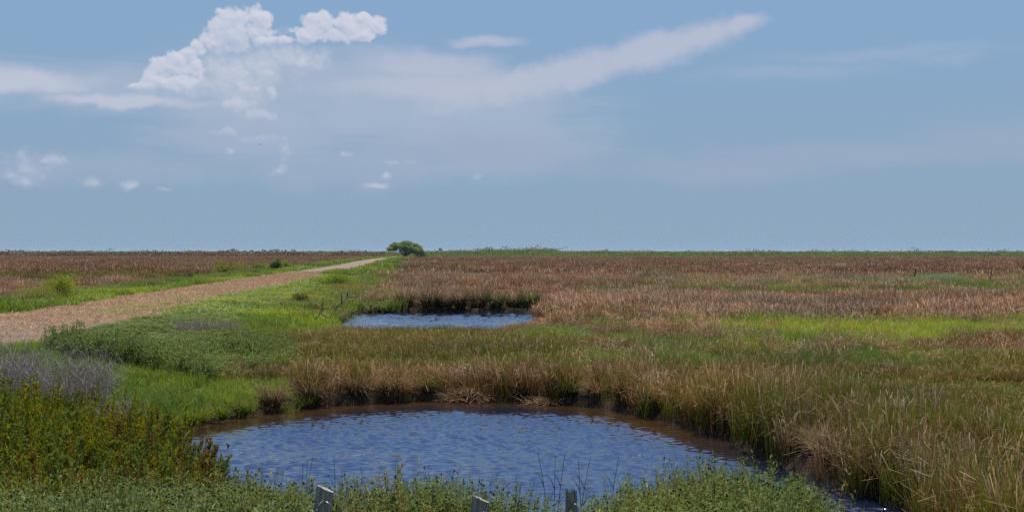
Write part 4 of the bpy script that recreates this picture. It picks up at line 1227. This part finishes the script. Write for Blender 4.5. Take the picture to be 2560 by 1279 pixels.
def box(mb, c, s):
    c = np.array(c, float); s = np.array(s, float) / 2
    v = np.array([[x, y, z] for x in (-1, 1) for y in (-1, 1) for z in (-1, 1)]) * s + c
    mb.add(v, [(0, 1, 3, 2), (4, 6, 7, 5), (0, 4, 5, 1), (2, 3, 7, 6), (0, 2, 6, 4), (1, 5, 7, 3)])
def tower():
    Y = 1500; k = Y / F
    e = empty('watch_tower', (pxX(1101, Y), Y, .8), 'small hazy tower on legs just right of the spreading tree', 'tower')
    for sx in (-1, 1):
        for sy in (-1, 1):
            v, q, t = tube([(sx * 1.3, sy * 1.3, -.3), (sx * 1.05, sy * 1.05, 3.6)], .16, 6); MB().add(v, q, t).obj('leg', M_STEEL, e)
    m = MB(); box(m, (0, 0, 4.4), (2.6, 2.6, 1.7)); m.obj('cabin', M_STEEL, e)
    m = MB(); box(m, (0, 0, 5.33), (3.1, 3.1, .14)); m.obj('roof', M_STEEL, e)
    m = MB(); v, q, t = tube([(0.6, 0, 5.4), (.6, 0, 7.0)], .08, 6); m.add(v, q, t); m.obj('mast', M_STEEL, e)
    e.scale = (1.25, 1.25, 1.25)
tower()
def blind():
    Y = 985
    e = empty('open_shelter', (pxX(1223, Y), Y, GZ(pxX(1223, Y), Y) + .5), 'small dark open frame shelter on the low green rise', 'shelter')
    for sx in (-1, 0, 1):
        v, q, t = tube([(sx * 2.1, 0, -.6), (sx * 1.8, 0, 3.2)], .17, 6); MB().add(v, q, t).obj('post', M_DARKWOOD, e)
    m = MB(); box(m, (0, 0, 3.33), (4.4, 2.6, .24)); m.obj('roof', M_DARKWOOD, e)
    m = MB(); box(m, (0, 0, 1.5), (3.6, .12, .16)); m.obj('rail', M_DARKWOOD, e)
blind()

def bird():
    Y = 170; X = pxX(651, Y); Z = pyZ(361, Y)
    mb = MB()
    s = np.linspace(-1, 1, 9); body = np.stack([.22 * s, 0 * s, .015 * (1 - s * s)], -1)
    v, q, t = tube(body, .055 * np.sqrt(np.maximum(1 - s * s, .02)) + .004, 8); mb.add(v, q, t)
    for sg in (-1, 1):
        w = np.array([(.08, .03 * sg, .03), (-.09, .03 * sg, .03), (-.07, .24 * sg, .11), (.06, .26 * sg, .12), (-.10, .5 * sg, .06), (-.04, .52 * sg, .065)])
        mb.add(np.concatenate([w, w - (0, 0, .012)]), [(0, 1, 2, 3), (3, 2, 4, 5), (6, 9, 8, 7), (9, 11, 10, 8), (0, 3, 9, 6), (3, 5, 11, 9), (5, 4, 10, 11), (4, 2, 8, 10), (2, 1, 7, 8)])
    mb.add(np.array([(-.2, -.02, 0), (-.2, .02, 0), (-.33, .05, .005), (-.33, -.05, .005)]), [(0, 1, 2, 3)])
    o = mb.obj('bird', M_BIRD, loc=(X, Y, Z), smooth=True); o.rotation_euler = (.15, 0, .15); o.scale = (.55, .55, .55)
    tag(o, 'tiny dark bird gliding in the sky below the tall cloud', 'bird')
bird()

# ------------------------------------------------------------------ sky, sun, clouds
SUN_EL, SUN_AZ = R(62), R(14)      # azimuth measured to the right of the view direction
def build_world():
    w = bpy.data.worlds.new('World'); scn.world = w; w.use_nodes = True
    nt = w.node_tree; nt.nodes.clear(); L = nt.links
    out = nd(nt, 'ShaderNodeOutputWorld'); bg = nd(nt, 'ShaderNodeBackground')
    sky = nd(nt, 'ShaderNodeTexSky', sky_type='NISHITA', sun_disc=False)
    sky.sun_elevation = SUN_EL; sky.sun_rotation = SUN_AZ
    sky.air_density = 1.0; sky.dust_density = 0.6; sky.ozone_density = 2.0; sky.altitude = 0
    bg.inputs['Strength'].default_value = 0.0707
    tc = nd(nt, 'ShaderNodeTexCoord'); D = tc.outputs['Generated']
    sp = nd(nt, 'ShaderNodeSeparateXYZ'); L.new(D, sp.inputs[0])
    x, y, z = sp.outputs
    K = F / 100.0
    az = mth(nt, 'MULTIPLY', mth(nt, 'ARCTAN2', x, y), K)
    el = mth(nt, 'MULTIPLY', mth(nt, 'ARCSINE', z), K)
    cb = nd(nt, 'ShaderNodeCombineXYZ'); L.new(az, cb.inputs[0]); L.new(el, cb.inputs[1]); P = cb.outputs[0]
    def ang(px, py):
        a = math.atan((px - 1280) / F); e = math.atan((630 - py) / F * math.cos(a)); return a * K, e * K
    # clear sky: the low part of the sky is held to a soft grey blue by haze
    gh = mapr(nt, el, 0.0, 7.0, 0, 1, True)
    low = mixc(nt, gh, rgb(2.66, 3.84, 5.15), rgb(2.42, 3.92, 6.0))
    up = mapr(nt, z, 0.185, 0.5)
    hi = mixc(nt, 1.0, sky.outputs[0], rgb(.92, 1.25, 1.75), 'MULTIPLY')
    base = mixc(nt, up, low, hi)
    # domain-warped coordinates
    wn = nd(nt, 'ShaderNodeTexNoise'); L.new(P, wn.inputs['Vector']); wn.inputs['Scale'].default_value = 1.6; wn.inputs['Detail'].default_value = 5
    wv = vm(nt, 'SCALE', vm(nt, 'SUBTRACT', wn.outputs['Color'], (.5, .5, .5)), .34)
    PW = vm(nt, 'ADD', P, wv)
    sm = nd(nt, 'ShaderNodeTexNoise'); L.new(P, sm.inputs['Vector']); sm.inputs['Scale'].default_value = 1.0; sm.inputs['Detail'].default_value = 5
    sv = vm(nt, 'MULTIPLY', vm(nt, 'SUBTRACT', sm.outputs['Color'], (.5, .5, .5)), (1.6, .55, 0))
    PS = vm(nt, 'ADD', P, sv)
    def blobs(lst, Pn, k=.12):
        acc = None
        for (px, py, rx, ry) in lst:
            cx, cy = ang(px, py)
            dd = vm(nt, 'LENGTH', vm(nt, 'MULTIPLY', vm(nt, 'SUBTRACT', Pn, (cx, cy, 0)), (100 / rx, 100 / ry, 0)))
            s = mth(nt, 'SUBTRACT', 1.0, dd)
            acc = s if acc is None else mth(nt, 'SMOOTH_MAX', acc, s, k)
        return acc
    # --- soft layered veil
    strv = nd(nt, 'ShaderNodeMapping'); L.new(P, strv.inputs[0]); strv.inputs['Scale'].default_value = (.16, 1.5, 1); strv.inputs['Rotation'].default_value = (0, 0, R(-3))
    st = noise(nt, strv.outputs[0], 1.5, 6, .6, dist=.4)
    st2 = noise(nt, P, .9, 5, .6)
    def layer(colr, lst, Pn, lo, hi_, amax, base, noise_amt, ns, k=.12):
        f = blobs(lst, Pn, k)
        f = mth(nt, 'ADD', f, mth(nt, 'MULTIPLY', mth(nt, 'SUBTRACT', ns, .5), noise_amt))
        a = mapr(nt, f, lo, hi_, 0, amax)
        return mixc(nt, a, base, colr)
    VEIL = rgb(3.75, 4.65, 6.0); WHT = rgb(5.2, 5.55, 6.75)
    base = layer(VEIL, [(800, 200, 560, 110), (1000, 270, 600, 110), (640, 300, 330, 120), (180, 215, 420, 75), (1180, 330, 420, 130), (560, 250, 170, 160)], PS, -.12, .75, .88, base, 1.05, st)
    base = layer(rgb(3.5, 4.35, 5.75), [(300, 420, 460, 60), (820, 420, 480, 80), (1250, 400, 330, 70), (600, 350, 300, 60)], PS, -.1, .9, .6, base, .9, st2)
    base = layer(rgb(3.3, 4.1, 5.5), [(2150, 385, 600, 45), (2500, 350, 300, 70), (1800, 420, 420, 55), (1200, 370, 300, 70)], PS, -.2, .9, .75, base, .6, st)
    base = layer(rgb(3.5, 4.5, 6.2), [(2200, 135, 380, 26), (2380, 150, 130, 22), (1960, 180, 330, 30)], PS, -.1, .9, .5, base, .8, st)
    base = layer(WHT, [(70, 205, 215, 38), (300, 252, 230, 20), (-60, 190, 200, 40)], PS, -.05, .75, .9, base, .55, st)
    TH = R(12.8)
    def rang(px, py, rx, ry):
        cx, cy = ang(px, py); return (cx * math.cos(TH) + cy * math.sin(TH), -cx * math.sin(TH) + cy * math.cos(TH), rx, ry)
    vr = nd(nt, 'ShaderNodeVectorRotate', rotation_type='Z_AXIS'); L.new(PW, vr.inputs['Vector']); vr.inputs['Angle'].default_value = -TH
    PR = vr.outputs[0]
    def layer_r(colr, lst, lo, hi_, amax, base, noise_amt, ns, k):
        acc = None
        for it in lst:
            cx, cy, rx, ry = rang(*it)
            s_ = mth(nt, 'SUBTRACT', 1.0, vm(nt, 'LENGTH', vm(nt, 'MULTIPLY', vm(nt, 'SUBTRACT', PR, (cx, cy, 0)), (100 / rx, 100 / ry, 0))))
            acc = s_ if acc is None else mth(nt, 'SMOOTH_MAX', acc, s_, k)
        f = mth(nt, 'ADD', acc, mth(nt, 'MULTIPLY', mth(nt, 'SUBTRACT', ns, .5), noise_amt))
        return mixc(nt, mapr(nt, f, lo, hi_, 0, amax), base, colr)
    base = layer(rgb(4.9, 5.25, 6.5), [(1090, 170, 230, 55), (1200, 105, 120, 20), (1050, 215, 300, 50)], PS, -.1, .8, .75, base, .6, st)
    base = layer_r(rgb(4.95, 5.3, 6.5), [(1400, 190, 420, 58), (1620, 130, 260, 52), (1760, 88, 130, 44), (1845, 62, 75, 30)], -.10, .7, .82, base, 1.25, mth(nt, 'ADD', mth(nt, 'MULTIPLY', st2, .6), mth(nt, 'MULTIPLY', noise(nt, PR, 3.0, 6, .6), .4)), .25)
    # --- heaped clouds
    def billow(Pn):
        vn = nd(nt, 'ShaderNodeTexVoronoi', feature='SMOOTH_F1'); L.new(Pn, vn.inputs['Vector']); vn.inputs['Scale'].default_value = 2.3
        vn.inputs['Smoothness'].default_value = .7; vn.inputs['Detail'].default_value = 3.0; vn.inputs['Roughness'].default_value = .5
        return mth(nt, 'SUBTRACT', .45, vn.outputs['Distance'])
    PL = vm(nt, 'ADD', PW, (.03, .09, 0))
    bil = billow(PW); bilL = billow(PL)
    rel = mth(nt, 'SUBTRACT', bil, bilL)
    fine = mth(nt, 'SUBTRACT', noise(nt, P, 4.5, 6, .6), .5)
    def heap(lst, base, basey, soft, amax, light, shade, amp=.55, lo=0.0, hi_=.30, k=.14):
        f0 = blobs(lst, PW, k); f1 = blobs(lst, PL, k)
        f = mth(nt, 'ADD', mth(nt, 'ADD', f0, mth(nt, 'MULTIPLY', bil, amp)), mth(nt, 'MULTIPLY', fine, .5))
        a = mapr(nt, f, lo, hi_, 0, 1)
        by = ang(1280, basey)[1]
        bn = mth(nt, 'ADD', el, mth(nt, 'MULTIPLY', mth(nt, 'SUBTRACT', st2, .5), .7))
        a = mth(nt, 'MULTIPLY', mth(nt, 'MULTIPLY', a, mapr(nt, bn, by - soft, by + soft)), amax)
        g = mth(nt, 'ADD', mth(nt, 'MULTIPLY', rel, 1.0), mth(nt, 'MULTIPLY', mth(nt, 'SUBTRACT', f0, f1), 1.1))
        g = mth(nt, 'ADD', g, mapr(nt, f0, 0, .8, .72, .42, False))
        g = mth(nt, 'ADD', g, mth(nt, 'MULTIPLY', fine, .3), clamp=True)
        return mixc(nt, a, base, mixc(nt, g, shade, light))
    LT = rgb(6.5, 6.7, 7.7); SH = rgb(4.7, 5.3, 6.6)
    base = heap([(575, 185, 110, 100), (650, 165, 110, 95), (600, 250, 100, 70), (470, 215, 130, 48), (720, 150, 120, 50)], base, 262, .6, .95, rgb(5.8, 6.1, 7.15), rgb(4.35, 5.0, 6.35), .6, -.3, .7)
    base = heap([(472, 132, 38, 34), (495, 110, 30, 30), (520, 100, 34, 34), (440, 150, 44, 36), (430, 168, 64, 38), (490, 165, 34, 40), (400, 175, 36, 34), (385, 196, 44, 40), (455, 205, 50, 42), (360, 222, 60, 26), (500, 125, 26, 32)], base, 234, .16, .92, LT, SH)
    base = heap([(582, 42, 60, 48), (652, 48, 44, 48), (545, 76, 48, 46), (640, 90, 60, 50), (590, 100, 70, 55), (540, 108, 44, 36)], base, 128, .55, .97, LT, SH)
    base = heap([(800, 64, 62, 48), (865, 60, 52, 42), (925, 62, 58, 40), (765, 88, 48, 34), (840, 92, 88, 32), (690, 103, 80, 17), (905, 85, 54, 28)], base, 116, .14, .97, LT, SH, .5)
    base = heap([(615, 228, 36, 26), (680, 235, 24, 26), (590, 262, 70, 18), (650, 285, 62, 22), (750, 160, 40, 20), (560, 330, 60, 22), (640, 350, 80, 20)], base, 330, 1.0, .85, rgb(5.6, 5.9, 7.0), rgb(4.2, 4.9, 6.2), .75, -.08, .4)
    base = heap([(575, 376, 34, 17), (712, 378, 30, 28), (85, 425, 90, 60), (60, 455, 76, 36), (110, 400, 80, 34), (30, 440, 60, 30), (1197, 442, 30, 17), (966, 437, 24, 13), (940, 462, 54, 12), (330, 458, 44, 16), (230, 455, 44, 20), (412, 474, 34, 11), (862, 384, 30, 13), (990, 402, 64, 14), (700, 430, 44, 26)],
                base, 480, .2, .75, rgb(5.4, 5.8, 6.8), rgb(4.0, 4.8, 5.9), .85, -.2, .85, .05)
    L.new(base, bg.inputs[0]); L.new(bg.outputs[0], out.inputs[0])
build_world()

sl = bpy.data.lights.new('sun', 'SUN'); sl.energy = 5.0; sl.angle = R(.55); sl.color = (1.0, .95, .87)
so = bpy.data.objects.new('sun', sl); COL.objects.link(so)
sd = Vector((math.sin(SUN_AZ) * math.cos(SUN_EL), math.cos(SUN_AZ) * math.cos(SUN_EL), math.sin(SUN_EL)))
so.rotation_euler = (-sd).to_track_quat('-Z', 'Y').to_euler(); so.location = sd * 60

# ------------------------------------------------------------------ air
hz = MB(); box(hz, (0, 4500, 7.2), (17000, 11000, 17.6))
hm, hnt, hN, hL = new_mat('humid_air')
ho = nd(hnt, 'ShaderNodeOutputMaterial'); pv = nd(hnt, 'ShaderNodeVolumePrincipled')
pv.inputs['Color'].default_value = rgb(.62, .80, 1.0); pv.inputs['Density'].default_value = HAZE
hL.new(pv.outputs[0], ho.inputs['Volume'])
tag(hz.obj('haze', hm), 'thin humid haze over the whole marsh', 'haze', kind='stuff')

# ------------------------------------------------------------------ camera and render settings
cam = bpy.data.cameras.new('camera'); co = bpy.data.objects.new('camera', cam); COL.objects.link(co)
co.location = (0, 0, H); co.rotation_euler = (PI / 2 - 9.5 / F, 0, 0)
cam.sensor_width = 36; cam.lens = 36 * F / 2560; cam.clip_start = .1; cam.clip_end = 120000
scn.camera = co
scn.view_settings.view_transform = 'Standard'; scn.view_settings.look = 'None'
scn.view_settings.exposure = 0.5; scn.view_settings.gamma = 1.0
scn.render.engine = 'CYCLES'
cy = scn.cycles
cy.max_bounces = 5; cy.diffuse_bounces = 2; cy.glossy_bounces = 3; cy.transmission_bounces = 3; cy.transparent_max_bounces = 6
cy.caustics_reflective = False; cy.caustics_refractive = False
cy.use_denoising = False
cy.volume_bounces = 0
cy.sample_clamp_indirect = 4.0
